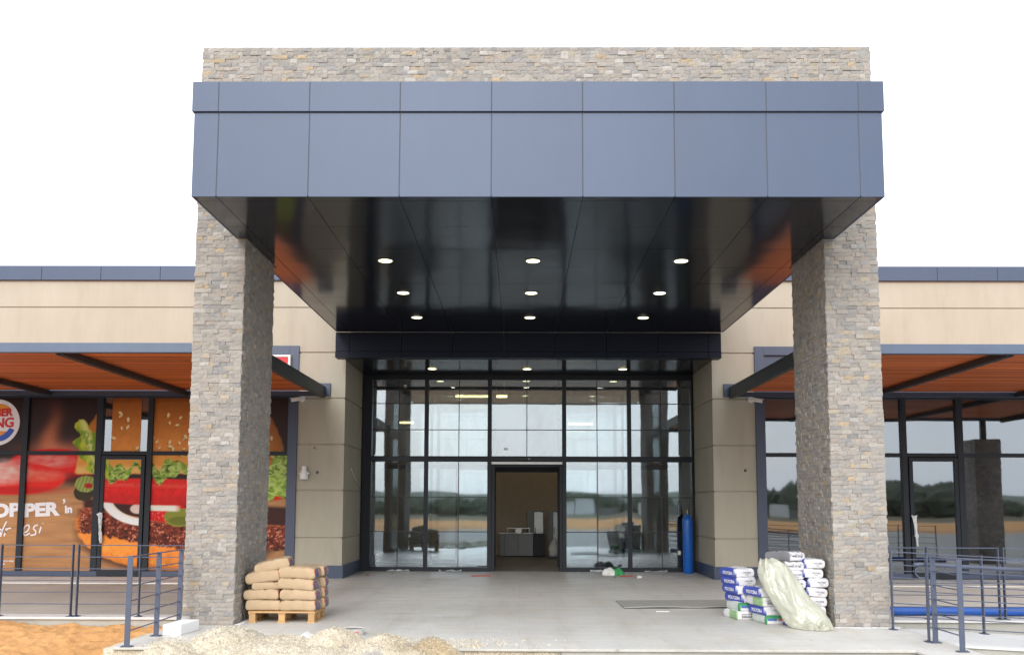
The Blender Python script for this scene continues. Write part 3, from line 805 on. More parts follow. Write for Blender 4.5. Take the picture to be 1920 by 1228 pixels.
    # onion ring
    a = np.sqrt(((u - 275) / 86) ** 2 + ((v - 926) / 62) ** 2)
    put(srgb((240, 232, 222)), sm(np.abs(a - .88) - .11, .04) * sm(932 - v, 5) * sm(u - 270, 4) * sm(187 - u, 4))
    put(srgb((196, 184, 168)), sm(np.abs(a - .80) - .02, .04) * sm(932 - v, 6) * sm(u - 270, 4) * .7)
    put(srgb((232, 220, 205)), sm(np.abs(v - (953 + .03 * (u - 280))) - 6, 3) * sm(276 - u, 4) * sm(u - 335, 12)); 
    put(srgb((225, 205, 195)), sm(ell(262, 956, 14, 9, 1), .2) * .8)
    # tomato
    dt = np.maximum(np.abs(v - (924 + .02 * (u - 270))) - (25 - .0009 * (u - 300) ** 2 * .35), 176 - u); dt = np.maximum(dt, u - 535)
    tom = srgb((206, 28, 22)) * (.75 + .5 * n_s)[..., None] * (1.18 - .4 * np.clip((v - 915) / 30, 0, 1))[..., None]
    put(tom, sm(dt, 3)); put(srgb((236, 92, 74)), sm(np.abs(v - 912 - .02 * (u - 270)) - 3, 5) * sm(dt, 3) * .55)
    put(srgb((160, 16, 16)), sm(dt, 3) * (n_f > .66) * .5)
    # pickle on the left
    put(srgb((58, 48, 26)), sm(ell(158, 926, 19, 16, 1, .15), .08)); put(srgb((150, 160, 84)), sm(ell(160, 909, 21, 15, 1, .35), .08)); put(srgb((96, 118, 44)), sm(ell(160, 909, 20, 15, 1, .35), .08) * (np.sin(u * .9 + v * .3) > .3) * .6)
    put(srgb((168, 24, 24)), sm(ell(166, 913, 8, 5, 1), .3))
    # crown bun
    d = np.sqrt(np.abs((u - cx) / 198) ** 2.6 + np.abs((v - 912) / 196) ** 2.4) - 1 + .03 * (n_s - .5)
    top = sm(v - 890 - 5 * (n_s - .5), 4)
    shade = np.clip((v - 730) / 130, 0, 1)
    bunc = (srgb((120, 58, 16))[None, None] * (1 - shade[..., None]) + srgb((224, 150, 68))[None, None] * shade[..., None]) * (.86 + .28 * n_s)[..., None]
    right = np.clip((u - 420) / 110, 0, 1)[..., None]  # shade at the right end of the film, painted into the bun colour
    bunc = bunc * (1 - .62 * right) + srgb((70, 20, 8)) * .35 * right
    put(bunc, sm(d, .02) * top); put(srgb((238, 196, 130)), sm(np.abs(v - 884) - 7, 8) * sm(d, .04) * top * .55 * (1 - right[..., 0]))
    rs = np.random.default_rng(3)
    for k in range(64):
        su, sv = rs.uniform(190, 545), rs.uniform(752, 872); ang = rs.uniform(0, PI); L = rs.uniform(3.2, 4.8)
        du, dv = u - su, v - sv
        e = np.sqrt(((du * math.cos(ang) + dv * math.sin(ang)) / L) ** 2 + ((-du * math.sin(ang) + dv * math.cos(ang)) / (L * .55)) ** 2) - 1
        w = sm(e, .35) * sm(d + .06, .05)
        put(srgb((150, 88, 36)), sm(np.sqrt(((du + 1) / L) ** 2 + ((dv - 2) / (L * .7)) ** 2) - 1, .5) * sm(d + .06, .05) * .6)
        put(srgb((236, 206, 156)) * (1 - .35 * (su > 430)), w)
    # lettuce under the crown
    ly = 884 + 7 * np.sin(u / 11.0) + 6 * np.sin(u / 4.7 + 1) + 14 * (n_s - .5) + 12 * np.clip((u - 420) / 100, 0, 1)
    hh = 10.5 + 6 * np.sin(u / 17 + 2) + 26 * np.clip((u - 440) / 80, 0, 1)
    let = sm(np.abs(v - ly) - hh, 4) * sm(183 - u, 6) * sm(u - 548, 6)
    wu, wv = u + 26 * (n_b - .5) + 8 * (n_s - .5), v + 22 * (fbm(u / 25 + 9, v / 25, 2) - .5); lc = fbm(wu / 8, wv / 5, 3); rid = 1 - np.abs(fbm(wu / 13 + 5, wv / 8, 3) - .5) * 7
    put(srgb((122, 152, 52)) * (.45 + 1.1 * lc)[..., None], let); put(srgb((196, 214, 130)), let * np.clip(rid, 0, 1) * .75); put(srgb((36, 58, 14)), let * np.clip((.40 - lc) / .1, 0, 1) * .75)
    # lettuce leaf standing out on the left
    lx = np.interp(v, [788, 795, 806, 822, 840, 858, 880, 892], [138, 133, 142, 140, 137, 150, 160, 178]) + 5 * np.sin(v / 4.3) + 5 * (n_s - .5)
    rx = np.interp(v, [788, 795, 806, 815, 830, 860, 892], [152, 158, 162, 176, 190, 200, 205])
    lf = sm(lx - u, 2.5) * sm(u - rx, 2.5) * sm(788 - v, 3) * sm(v - 898, 8)
    l2 = fbm(u / 8, v / 14, 4)
    put(srgb((170, 182, 46)) * (.5 + .95 * l2)[..., None], lf); put(srgb((214, 218, 150)), lf * np.exp(-((u - 150 - (v - 790) * .33) / 7) ** 2) * .75); put(srgb((96, 144, 30)), lf * np.clip((.46 - l2) / .1, 0, 1) * .7)
    return np.clip(C ** 1.1 * 1.22, .003, .80)

def map_text(m, body, u0, v0, size_px, bold, shear, rot, color, yoff, y, spacing=1.0, sx=1.0):
    """lay letters on the film: u0, v0 baseline start in print units"""
    vs, fs = text_flat(body, size_px / 82.4, bold / 82.4, shear, spacing)
    c, s = math.cos(rot), math.sin(rot); X0 = (u0 - 972.7) / 81.97; Z0 = (1083.3 - v0) / 82.83
    m.add([(X0 + a * sx * c - b * s, y - yoff, Z0 + a * sx * s + b * c) for a, b in vs], fs, color)

# ------------------------------------------------------------------ shopfronts
def shopfront(label, x_in, x_out, mulls, door_bay, films, side):
    """x_in: inner edge of casing next to the porch; x_out: far end; mulls: (x0, x1) list from left to right"""
    t = thing('shopfront', label, 'shopfront', ((x_in + x_out) / 2, YW, 0), 'shopfronts either side of the entrance')
    lo, hi = min(x_in, x_out), max(x_in, x_out); w = .215; d0 = YW - .05
    m = MB()
    m.box(lo, lo + w, d0, YW + .28, 0.023, 5.27); m.box(hi - w, hi, d0, YW + .28, 0.023, 5.27)
    m.box(lo + w, hi - w, d0, YW + .28, 5.07, 5.27)
    m.build('casing', M['casing'], t, .004)
    m = MB(); m.box(lo + w, hi - w, YW + .02, YW + .1, 4.21, 5.068); m.build('sign_panel', M['casing'], t)
    F = M['frame']; gy = YW + .10; a0, a1 = lo + w, hi - w
    m = MB(); m.box(a0, a1, YW + .03, YW + .19, 4.07, 4.208); m.build('head_frame', F, t, .003)
    m = MB(); m.box(a0, a1, YW + .03, YW + .19, .024, .14); m.build('bottom_frame', M['casing'], t, .003)
    for p, q in mulls:
        m = MB(); m.box(p, q, YW + .02, YW + .18, .141, 4.069); m.build('mullion', F, t, .003)
    ed = [a0] + [v for p in mulls for v in p] + [a1]
    film_id = 0
    for i in range(len(ed) // 2):
        p, q = ed[2 * i], ed[2 * i + 1]
        m = MB(); m.box(p, q, YW + .04, YW + .16, 2.755, 2.845); m.build('transom', F, t, .003)
        cells = [(p, q, 2.845, 4.069), (p, q, .141, 2.755)]
        if i == door_bay:
            cells = [cells[0]]
            m = MB(); f = .085
            for b0, b1, c0, c1 in ((p + .02, p + .02 + f, .03, 2.74), (q - .02 - f, q - .02, .03, 2.74), (p + .02 + f, q - .02 - f, 2.655, 2.74), (p + .02 + f, q - .02 - f, .03, .17)):
                m.box(b0, b1, YW + .0, YW + .08, c0, c1)
            D = m.build('door', F, t, .004)
            g0, g1 = p + .02 + f, q - .02 - f
            m = MB(); m.box(g0, g1, YW + .035, YW + .045, .17, 2.655); m.build('door_glass', M['shop_glass'], D)
            hx = p + .065
            m = MB(); m.tube([(hx, YW, .98), (hx, YW - .06, 1.0), (hx, YW - .06, 1.34), (hx, YW, 1.36)], .014, 8); m.build('handle', M['steel'], D, smooth=True)
            # torn protective plastic round the handle
            m = MB(); n = 9
            vs = []; fs = []
            for k in range(10):
                zz = 1.44 - .075 * k; r = .045 * (1.2 - abs(k - 2) * .1) * random.uniform(.6, 1.3) * (1 if k not in (4, 5) else .5)
                for j in range(n):
                    a = 2 * PI * j / n; rr = max(.016, r * random.uniform(.6, 1.4)); vs.append((hx + rr * math.cos(a) + .012 * k * (side < 0) * .5 + (.006 * k if side > 0 else 0), YW - .055 + rr * .7 * math.sin(a), zz + random.uniform(-.02, .02)))
            for k in range(9):
                for j in range(n): fs.append((k * n + j, k * n + (j + 1) % n, (k + 1) * n + (j + 1) % n, (k + 1) * n + j))
            m.add(vs, fs); m.build('handle_wrapping', M['clear_plastic'], D)
            if films:
                nx, nz = int((g1 - g0) / .012), int(2.485 / .012)
                X, Z = np.meshgrid(np.linspace(g0 + .004, g1 - .004, nx), np.linspace(.174, 2.651, nz))
                grid_mesh('window_film', np.stack([X, np.full_like(X, YW + .031), Z], -1), M['film'], D, film_picture(X, Z))
        for b0, b1, c0, c1 in cells:
            m = MB(); tl = random.gauss(0, .0012); tw = random.gauss(0, .0012)
            yy = lambda x, z: gy + tl * (z - (c0 + c1) / 2) + tw * (x - (b0 + b1) / 2)
            P4 = [(b0, c0), (b1, c0), (b1, c1), (b0, c1)]
            m.add([(x, yy(x, z) - .005, z) for x, z in P4] + [(x, yy(x, z) + .005, z) for x, z in P4],
                  [(0, 1, 2, 3), (7, 6, 5, 4), (0, 4, 5, 1), (1, 5, 6, 2), (2, 6, 7, 3), (3, 7, 4, 0)])
            gp = m.build('glass_pane', M['shop_glass'], t)
            if films and b1 > -13.4:
                f0, f1 = (b0 + .17, b1 - .17) if i == door_bay else (b0, b1)
                if i == door_bay: f0, f1 = -9.37, -8.70
                X, Z = np.meshgrid(np.linspace(f0, f1, max(2, int((f1 - f0) / .0125))), np.linspace(c0, c1, int((c1 - c0) / .0125)))
                grid_mesh('window_film', np.stack([X, np.full_like(X, gy - .012), Z], -1), M['film'], gp, film_picture(X, Z))
    return t
shop_l = shopfront('burger shop front on the left covered in printed food film', -5.072, -14.6,
          [(-13.06, -12.96), (-11.40, -11.27), (-9.70, -9.56), (-8.52, -8.40), (-6.90, -6.80)], 3, True, -1)
shop_r = shopfront('bare tinted shop front on the right of the porch with one glazed door', 5.360, 14.9,
          [(7.06, 7.16), (8.67, 8.79), (9.93, 10.07), (11.70, 11.80), (13.3, 13.4)], 2, False, 1)

def film_lettering():
    y = YW + .088
    film_top = None
    m = MB()
    # letters stay each side of the mullion, as printed
    map_text(m, 'PER', 48, 971, 33, 1.7, 0, .055, None, .004, y, 1.0, 1.2)
    map_text(m, '\u2019', 119, 962, 34, .4, 0, .055, None, .004, y)
    map_text(m, 'in', 124, 964, 20, .9, 0, .055, None, .004, y, 1.0)
    map_text(m, 'WHOP', -82, 976, 33, 1.7, 0, .055, None, .004, y, 1.0, 1.2)
    # handwritten second line, drawn as flat strokes
    def stroke(pts, w=2.5):
        P = [Vector(((u - 972.7) / 81.97, y - .005, (1083.3 - v) / 82.83)) for u, v in pts]
        Q = []
        for i in range(len(P) - 1):      # smooth the polyline
            p0 = P[max(i - 1, 0)]; p1 = P[i]; p2 = P[i + 1]; p3 = P[min(i + 2, len(P) - 1)]
            for k in range(6):
                s = k / 6; Q.append(.5 * ((2 * p1) + (p2 - p0) * s + (2 * p0 - 5 * p1 + 4 * p2 - p3) * s * s + (3 * p1 - p0 - 3 * p2 + p3) * s ** 3))
        Q.append(P[-1]); h = w / 2 / 82; vs = []; fs = []
        for i, q in enumerate(Q):
            d = (Q[min(i + 1, len(Q) - 1)] - Q[max(i - 1, 0)]); n = Vector((-d.z, 0, d.x)).normalized() * h
            vs += [q + n, q - n]
        for i in range(len(Q) - 1): fs.append((2 * i, 2 * i + 1, 2 * i + 3, 2 * i + 2))
        m.add(vs, fs)
    stroke([(47, 1001), (55, 999), (59, 992), (57, 987), (51, 990), (48, 1000), (52, 1006), (61, 1002)])          # e
    stroke([(75, 987), (70, 988), (67, 993), (71, 998), (71, 1004), (62, 1006)])                                     # s
    stroke([(81, 990), (78, 1002)]); stroke([(83.5, 984), (84.5, 983)], 2)                                           # i
    stroke([(7, 996), (2, 995), (-5, 1003), (-3, 1010), (3, 1006), (9, 996)]); stroke([(16, 980), (10, 994), (6, 1009)])   # d
    stroke([(16, 993), (13, 1008)]); stroke([(14, 1001), (19, 994), (25, 993)])                                      # r
    stroke([(-14, 998), (-20, 997), (-26, 1005), (-23, 1011), (-17, 1006), (-13, 997), (-15, 1009), (-10, 1009)])    # a
    lt = m.build('lettering', M['white_print'], shop_l)
    # small print in the corner
    m = MB(); map_text(m, 'Burger servis tabagi', 0, 1055, 4.2, .05, 0, 0, None, .004, y); map_text(m, 'seckilerdir', 0, 1061, 4.2, .05, 0, 0, None, .004, y); m.build('small_print', M['white_print'], shop_l)
    # round badge
    cx, cz, r = (-13.5 - 972.7) / 81.97, (1083.3 - 793.5) / 82.83, .535
    m = MB(); m.lathe((cx, y - .002, cz), [(r, 0), (r, .004)], 64, (0, -1, 0)); b = m.build('logo_disc', M['white_print'], shop_l)
    yy = y - .008
    def half(sign, r0, zc, w, h):
        P = []
        for k in range(25):
            a = PI * k / 24; P.append((cx + w * math.cos(a), zc + sign * h * math.sin(a) ** .8))
        return P
    m = MB()
    for sgn, zc in ((1, cz + .235), (-1, cz - .20)):
        P = half(sgn, 0, zc, .33, .20); n = len(P)
        m.add([(x, yy, z) for x, z in P], [tuple(range(n))])
    m.build('bun_shape', M['orange_print'], b)
    m = MB()
    for body, v, sz, sx in (('BURGER', 780, 19.5, 1.0), ('KING', 801.5, 25, 1.02)):
        vs, fs = text_flat(body, sz / 82.4, .9 / 82.4, 0, .95)
        ma = max(a for a, _ in vs)
        x_right = (17 if body == 'BURGER' else 19.5) ; X1 = (x_right - 972.7) / 81.97; Z0 = (1083.3 - v) / 82.83
        m.add([(X1 - (ma - a) * sx, yy - .002, Z0 + q + .06 * (a - ma)) for a, q in vs], fs)
    m.build('logo_lettering', M['red_print'], b)
    m = MB(); vs = []; n = 30
    for k in range(n + 1):
        a = math.radians(-150 + 128 * k / n); w = .055 * math.sin(PI * min(1, (k + 2) / n * .62)) + .012
        for rr in (.385 - w, .385 + w): vs.append((cx + rr * math.cos(a) * 1.02, yy - .001, cz + rr * math.sin(a)))
    m.add(vs, [(2 * k, 2 * k + 2, 2 * k + 3, 2 * k + 1) for k in range(n)]); m.build('swoosh', M['blue_print'], b)
film_lettering()

def sign_box():
    t = thing('sign_box', 'red ribbed lightbox in a white frame above the left pergola', 'sign', (-6.0, YW, 4.9))
    x0, x1, z0, z1, y0 = -7.6, -5.245, 4.50, 5.045, YW - .16
    m = MB()
    for a, b, c, d in ((x0, x1, z1 - .05, z1), (x0, x1, z0, z0 + .05), (x0, x0 + .05, z0 + .05, z1 - .05), (x1 - .05, x1, z0 + .05, z1 - .05)): m.box(a, b, y0, y0 + .13, c, d)
    m.build('frame', M['white_plastic'], t, .004)
    m = MB(); x = x0 + .05
    while x < x1 - .06:
        m.box(x + .002, x + .028, y0 + .02, y0 + .1, z0 + .052, z1 - .052); x += .032
    m.box(x0 + .05, x1 - .05, y0 + .05, y0 + .12, z0 + .051, z1 - .051); m.build('face', M['sign_red'], t)
    m = MB(); m.box(x0 + .1, x1 - .02, y0 + .131, YW + .018, z0 + .1, z1 - .1); m.build('mounting_plate', M['frame'], t)
sign_box()

# ------------------------------------------------------------------ pergolas
def pergola(side, x_end, joists, x_far, label):
    t = thing('pergola', label, 'pergola', (x_end, 18.5, 4.2), 'timber slatted pergolas over the shopfronts')
    YF, YB = 15.40, 21.64
    lo, hi = min(x_end, x_far), max(x_end, x_far)
    m = MB(); m.box(lo, hi, YF, YF + .12, 4.125, 4.285); m.build('front_beam', M['pergola_front'], t, .006)
    m = MB(); m.box(lo + .1, hi - .1, 21.50, 21.62, 4.10, 4.205); m.build('back_beam', M['casing'], t, .004)
    sx0, sx1 = (x_end - .10, x_end) if side < 0 else (x_end, x_end + .10)
    for nm_x in (x_end, x_far):
        a, b = (nm_x - .10, nm_x) if (nm_x == hi) else (nm_x, nm_x + .10)
        m = MB(); m.box(a, b, YF + .121, YB, 4.07, 4.33); m.build('side_beam', M['pergola_dark'], t, .006)
    px = x_end + (-.055 if side < 0 else .055)
    m = MB(); m.box(px - .17, px + .17, YB + .001, YW - .002, 4.11, 4.405); m.build('bracket_plate', M['casing'], t, .004)
    edges = sorted([lo + .10, hi - .10] + [j for j in joists if lo < j < hi])
    for j in joists:
        if not lo < j < hi: continue
        m = MB(); m.box(j - .06, j - .012, YF + .121, 21.499, 4.10, 4.20); m.box(j + .012, j + .06, YF + .121, 21.499, 4.10, 4.20)
        k = YF + .3
        while k < 21.4:
            m.box(j - .0115, j + .0115, k, k + .07, 4.096, 4.17, (1.6, 1.6, 1.7)); k += .16
        m.build('joist', M['pergola_dark'], t)
    pitch = .070
    for a, b in zip(edges, edges[1:]):
        m = MB(); y = YF + .14
        while y < 21.46:
            k = random.uniform(.62, 1.25); kk = random.random()
            c = (k, k * random.uniform(.9, 1.05), k * random.uniform(.85, 1.05))
            zz = 4.215 + random.uniform(-.002, .002)
            m.box(a + .004, b - .004, y, y + pitch - .009, zz, zz + .03, c); y += pitch
        m.build('slat_ceiling', M['slat'], t)
def pergola_column():
    t = thing('pergola_column', 'stone clad column under the far right end of the right pergola, seen mirrored in the shop glass', 'column', (13.6, 15.4, 0))
    m = MB(); m.box(13.24, 13.96, 15.04, 15.72, 0, 3.56); m.build('core', M['mortar'], t)
    m = MB()
    stone_face(m, (13.23, 15.03, .004), (1, 0, 0), (0, -1, 0), .74, .004, 3.58); stone_face(m, (13.97, 15.73, .004), (-1, 0, 0), (0, 1, 0), .74, .004, 3.58)
    stone_face(m, (13.23, 15.73, .004), (0, -1, 0), (-1, 0, 0), .70, .004, 3.58); stone_face(m, (13.97, 15.03, .004), (0, 1, 0), (1, 0, 0), .70, .004, 3.58)
    m.build('stone_cladding', M['stone'], t)
    m = MB(); m.box(13.52, 13.68, 15.41, 15.51, 3.56, 4.123); m.build('steel_post', M['pergola_dark'], t)
pergola_column()
pergola(-1, -4.45, [-7.60, -10.72], -13.8, 'timber slatted pergola on steel beams over the left burger shopfront')
pergola(1, 4.76, [8.02, 11.22], 14.2, 'timber slatted pergola on steel beams over the right unlet shopfront')

# ------------------------------------------------------------------ small fittings on the piers
def camera_cctv(x, z, dx, label):
    t = thing('security_camera', label, 'camera', (x, YW - .05, z), 'security cameras on the piers')
    m = MB(); m.lathe((x, YW - .0305 + .03, z), [(.072, 0), (.072, .025), (.035, .045)], 20, (0, -1, 0)); m.build('mount', M['white_plastic'], t, smooth=False)
    a = Vector((x, YW - .04, z)); b = a + Vector((dx * .05, -.06, -.012))
    m = MB(); m.tube([a, b], .014, 10); m.build('arm', M['white_plastic'], t)
    d = Vector((dx * .88, -.42, -.20)).normalized(); c = b - d * .03
    r = d.cross(Vector((0, 0, 1))).normalized(); u = r.cross(d); Mx = Matrix((r, d, u)).transposed()
    m = MB(); m.obox(c + d * .10, (.078, .235, .078), Mx); h = m.build('housing', M['white_plastic'], t, .012)
    m = MB(); m.lathe(c + d * .218, [(.022, 0), (.022, .004)], 14, d); m.build('lens', M['black_plastic'], h)
    m = MB(); m.obox(c + d * .10 + u * .044, (.092, .27, .008), Mx); m.build('sun_shield', M['white_plastic'], t, .003)
camera_cctv(-4.985, 4.045, -1, 'white wall camera on the left pier pointing left under the pergola bracket')
camera_cctv(5.275, 4.045, 1, 'white wall camera on the right pier pointing right under the pergola bracket')
def fittings():
    t = thing('pipe_cap', 'white stepped plastic pipe cap on the left pier', 'pipe cap', (-4.88, YW, 2.35))
    m = MB(); m.lathe((-4.88, YW - .10, 2.215), [(.095, 0), (.092, .13), (.078, .14), (.078, .19), (.058, .195), (.055, .29), (.0, .295)], 24); m.build('cap_body', M['white_plastic'], t)
    m = MB(); m.box(-5.0, -4.76, YW - .13, YW - .07, 2.33, 2.365); m.box(-4.92, -4.84, YW - .07, YW - .001, 2.28, 2.36); m.build('clip', M['white_plastic'], t, .008)
    for x, z, lb in ((-4.60, 2.37, 'dark cable hole in the left pier beside the white pipe cap'), (5.11, 2.44, 'dark cable hole in the right pier'), (-4.68, 2.925, 'small dark cable hole just under the groove on the left pier')):
        t = thing('cable_hole', lb, 'cable hole', (x, YW, z), 'cable holes in the piers')
        m = MB(); r = .033 if z < 2.5 else .02
        m.lathe((x, YW + .0, z), [(r, 0), (r * .9, .003)], 12, (0, -1, 0)); m.build('hole_sleeve', M['black_plastic'], t)
        m = MB(); m.tube([(x, YW, z), (x + .02, YW - .03, z - .01), (x + .06, YW - .02, z - .03), (x + .075, YW - .012, z - .012)], .005, 6); m.build('wire', M['steel'], t)
    m = MB(); pts = [(GL + .003, 22.55, 2.50), (GL + .03, 22.62, 2.44), (GL + .035, 22.9, 2.30), (GL + .03, 23.3, 2.20), (GL + .012, 23.9, 2.12)]
    m.tube(pts, .011, 8); tag(m.build('loose_cable', M['white_plastic'], None, smooth=True), 'loose grey cable hanging on the side of the left pier', 'cable')
fittings()

# ------------------------------------------------------------------ railings
def railing(label, a, b, posts, group, zf=lambda x: 0.0, top=1.06, rails=True, wide=.065, ground=0.0):
    """a, b: end points (x, y); posts: list of 0..1 positions; zf(x) is the floor level"""
    ax, ay = a; bx, by = b
    t = thing('railing', label, 'railing', ((ax + bx) / 2, (ay + by) / 2, zf((ax + bx) / 2)), group)
    d = Vector((bx - ax, by - ay, 0)).normalized(); n = Vector((-d.y, d.x, 0)); Mx = Matrix((d, n, Vector((0, 0, 1)))).transposed()
    for s in posts:
        x, y = ax + (bx - ax) * s, ay + (by - ay) * s; z = zf(x)
        m = MB(); m.obox((x, y, z + top / 2), (.014, wide, top), Mx); p = m.build('post', M['steel_blue'], t, .002)
        m = MB(); m.obox((x, y, z + .006), (.085, wide + .07, .01), Mx)
        for q in (-1, 1): m.lathe(Vector((x, y, z + .011)) + n * q * (wide / 2 + .02), [(.009, 0), (.009, .008)], 6)
        m.build('base_plate', M['steel_blue'], p, .002)
    for k in range(6):
        z = top - .012 - .1735 * k
        m = MB(); m.bar((ax, ay, zf(ax) + z), (bx, by, zf(bx) + z), .030 if k == 0 else .012, .012 if k == 0 else .012); m.build('rail', M['steel_blue'], t)
    return t
G1 = 'blue grey steel railings round the terraces'
railing('blue grey railing on the porch edge running from the left pillar towards the viewer', (-4.625, 11.44), (-4.625, 13.16), [0, .53, 1], G1)
railing('long blue grey railing along the left terrace edge in front of the burger poster', (-13, 14.40), (-6.685, 14.40), [.0, .25, .5, .665, .83, 1], G1)
railing('short blue grey railing between the left terrace railing and the left pillar', (-6.600, 14.40), (-4.74, 14.40), [0, .5], G1)
railing('short blue grey railing on the right terrace edge beside the right pillar', (5.18, 14.47), (7.135, 14.47), [.46, 1], G1)
railing('blue grey railing continuing right along the right terrace edge', (7.215, 14.47), (12.5, 14.47), [0, .4, .8, 1], G1)
railing('blue grey railing along the far side of the white ramp', (5.085, 13.27), (11.4, 13.27), [0, .195, .39, .585, .78, 1], G1, ramp_z)
def handrail_row():
    t = railing('blue grey railing with round handrail along the near side of the white ramp', (5.075, 12.10), (11.4, 12.00), [0, .195, .39, .585, .78, 1], G1, ramp_z)
    z = .93
    m = MB()
    m.tube([(5.02, 12.20, z - .01), (4.985, 12.20, z - .05), (4.985, 12.20, z - .11), (5.02, 12.19, z - .15), (5.075, 12.12, z - .15)], .010, 8)
    pts = [(4.96, 12.20, z + .012), (5.03, 12.20, z + .008)] + [(x, 12.20, z + ramp_z(x)) for x in (5.3, 6, 8, 11.4)]
    m.tube(pts, .026, 12); h = m.build('handrail', M['steel_blue'], t, smooth=True)
    m = MB()
    for x in (5.35, 6.33, 7.56, 8.8):
        m.tube([(x, 12.20, z + ramp_z(x) - .02), (x, 12.15, z + ramp_z(x) - .07), (x, 12.09, z + ramp_z(x) - .07)], .007, 6)
    m.build('handrail_bracket', M['steel_blue'], h)
handrail_row()
railing('short wide posted blue grey railing at the porch corner above the white ramp', (5.125, 11.31), (5.125, 12.03), [0, 1], G1)

# ------------------------------------------------------------------ blue pipe, block, board, bucket, litter, cylinder
def small_objects():
    t = thing('blue_pipe', 'thick blue plastic pipe lying along the right terrace behind the railing', 'pipe', (8, 14.92, 0))
    pts = [(5.2 + .35 * k, 14.93 + .02 * math.sin(k * .5), .066) for k in range(0, 22)]
    m = MB(); m.tube(pts, .066, 20); m.build('pipe_wall', M['blue_pipe'], t, smooth=True)
    m = MB(); m.lathe((pts[0][0] - .001, pts[0][1], .066), [(.057, 0), (.057, .002)], 20, (-1, 0, 0)); m.build('open_end', M['black_plastic'], t)
    # white block
    Mx = Matrix.Rotation(math.radians(-5), 3, 'Z')
    m = MB(); m.obox((-4.43, 12.70, .068), (.245, .56, .135), Mx)
    tag(m.build('white_block', M['foam'], None, .006), 'white aerated block lying on the porch edge by the left railing', 'block')
    # thin board lying on the porch
    P = [(1.70, 15.72), (3.55, 15.84), (3.74, 17.12), (1.67, 16.90)]
    m = MB(); n = 12; vs = []; fs = []
    for k in range(n + 1):
        s = k / n
        f = Vector((P[0][0] + (P[1][0] - P[0][0]) * s, P[0][1] + (P[1][1] - P[0][1]) * s, .012 + .012 * abs(math.sin(s * 5))))
        b = Vector((P[3][0] + (P[2][0] - P[3][0]) * s, P[3][1] + (P[2][1] - P[3][1]) * s, .004))
        vs += [f, b, f + Vector((0, 0, .014)), b + Vector((0, 0, .012))]
    for k in range(n):
        a = 4 * k; b = a + 4
        fs += [(a + 2, b + 2, b + 3, a + 3), (a, a + 1, b + 1, b), (a, b, b + 2, a + 2), (a + 1, a + 3, b + 3, b + 1)]
    fs += [(0, 2, 3, 1), (4 * n, 4 * n + 1, 4 * n + 3, 4 * n + 2)]
    m.add(vs, fs)
    tag(m.build('thin_board', plain('grey wooden board', (.34, .335, .31), .75, 0, .3, .15, 5), None), 'thin grey board lying flat on the porch floor beside the bag pile', 'board')
    # shallow mortar tub
    t = thing('mortar_tub', 'shallow white tub of grey mortar behind the sand heap', 'tub', (-2.16, 12.55, 0))
    c = (-2.16, 12.55, .001)
    m = MB(); m.lathe(c, [(.145, 0), (.158, .072), (.163, .076), (.163, .084), (.152, .084), (.150, .062)], 32); b = m.build('tub_body', M['dusty_plastic'], t)
    m = MB(); m.lathe((c[0], c[1], .060), [(.145, 0), (.149, .012)], 32); m.build('mortar', M['mortar'], t)
    m = MB(); vs, fs = text_flat('CRY', .042, .001, 0, 1); m.add([(c[0] + .156 * math.sin(a / .155 + .25), c[1] - .1565 * math.cos(a / .155 + .25) - .002, .026 + q) for a, q in vs], fs); m.build('tub_print', M['red_print'], b)
    # gas cylinder
    t = thing('gas_cylinder', 'tall blue gas cylinder standing against the right entrance pier', 'gas cylinder', (4.13, 23.64, 0))
    c = (4.128, 23.66, .001)
    m = MB(); m.lathe(c, [(.118, 0), (.128, .02), (.128, 1.24), (.122, 1.29), (.102, 1.345), (.072, 1.385), (.045, 1.405), (.036, 1.41), (.036, 1.44)], 36); m.build('cylinder_body', M['cylinder'], t, smooth=True)
    m = MB(); m.lathe((c[0], c[1], 1.44), [(.022, 0), (.022, .06), (.030, .062), (.030, .085), (.012, .087), (.012, .115)], 14); m.tube([(c[0], c[1], 1.49), (c[0] - .05, c[1] - .02, 1.495)], .012, 8)
    v = m.build('valve', M['brass'], t)
    m = MB(); m.lathe((c[0], c[1], 1.555), [(.038, 0), (.042, .008), (.038, .016)], 12); m.build('handwheel', M['black_plastic'], v)
    # crumpled litter bag
    t = thing('litter_bag', 'crumpled white and green plastic bag on the porch by the glass', 'litter', (2.22, 22.9, 0))
    for dx, s, mat, nm in ((-.09, .13, 'white_plastic', 'white_part'), (.10, .12, 'green_plastic', 'green_part')):
        m = MB(); n = 16; vs = []; fs = []
        for i in range(7):
            ph = i / 6 * PI / 2
            for j in range(n):
                a = 2 * PI * j / n; r = s * math.cos(ph) * (1 + .25 * math.sin(3 * a + dx * 20) + random.uniform(-.14, .14)) + .002
                vs.append((2.22 + dx + r * math.cos(a) * 1.15, 22.9 + r * .7 * math.sin(a), .003 + .17 * math.sin(ph) * (1 + random.uniform(-.1, .1))))
        for i in range(6):
            for j in range(n): fs.append((i * n + j, i * n + (j + 1) % n, (i + 1) * n + (j + 1) % n, (i + 1) * n + j))
        fs.append(tuple(range(n))[::-1]); fs.append(tuple(6 * n + j for j in range(n)))
        m.add(vs, fs); m.build(nm, M[mat], t)
    def stick(x0, y0, x1, y1, lb, mat='red_plastic'):
        m = MB(); m.bar((x0, y0, .014), (x1, y1, .014), .03, .02); tag(m.build('red_strip', M[mat], None, .004), lb, 'strip', 'red strips on the porch floor')
    stick(-1.12, 22.42, -.66, 22.48, 'red plastic strip lying in front of the doorway left jamb')
    stick(2.32, 22.42, 2.62, 22.46, 'red plastic strip lying beside the crumpled litter bag')
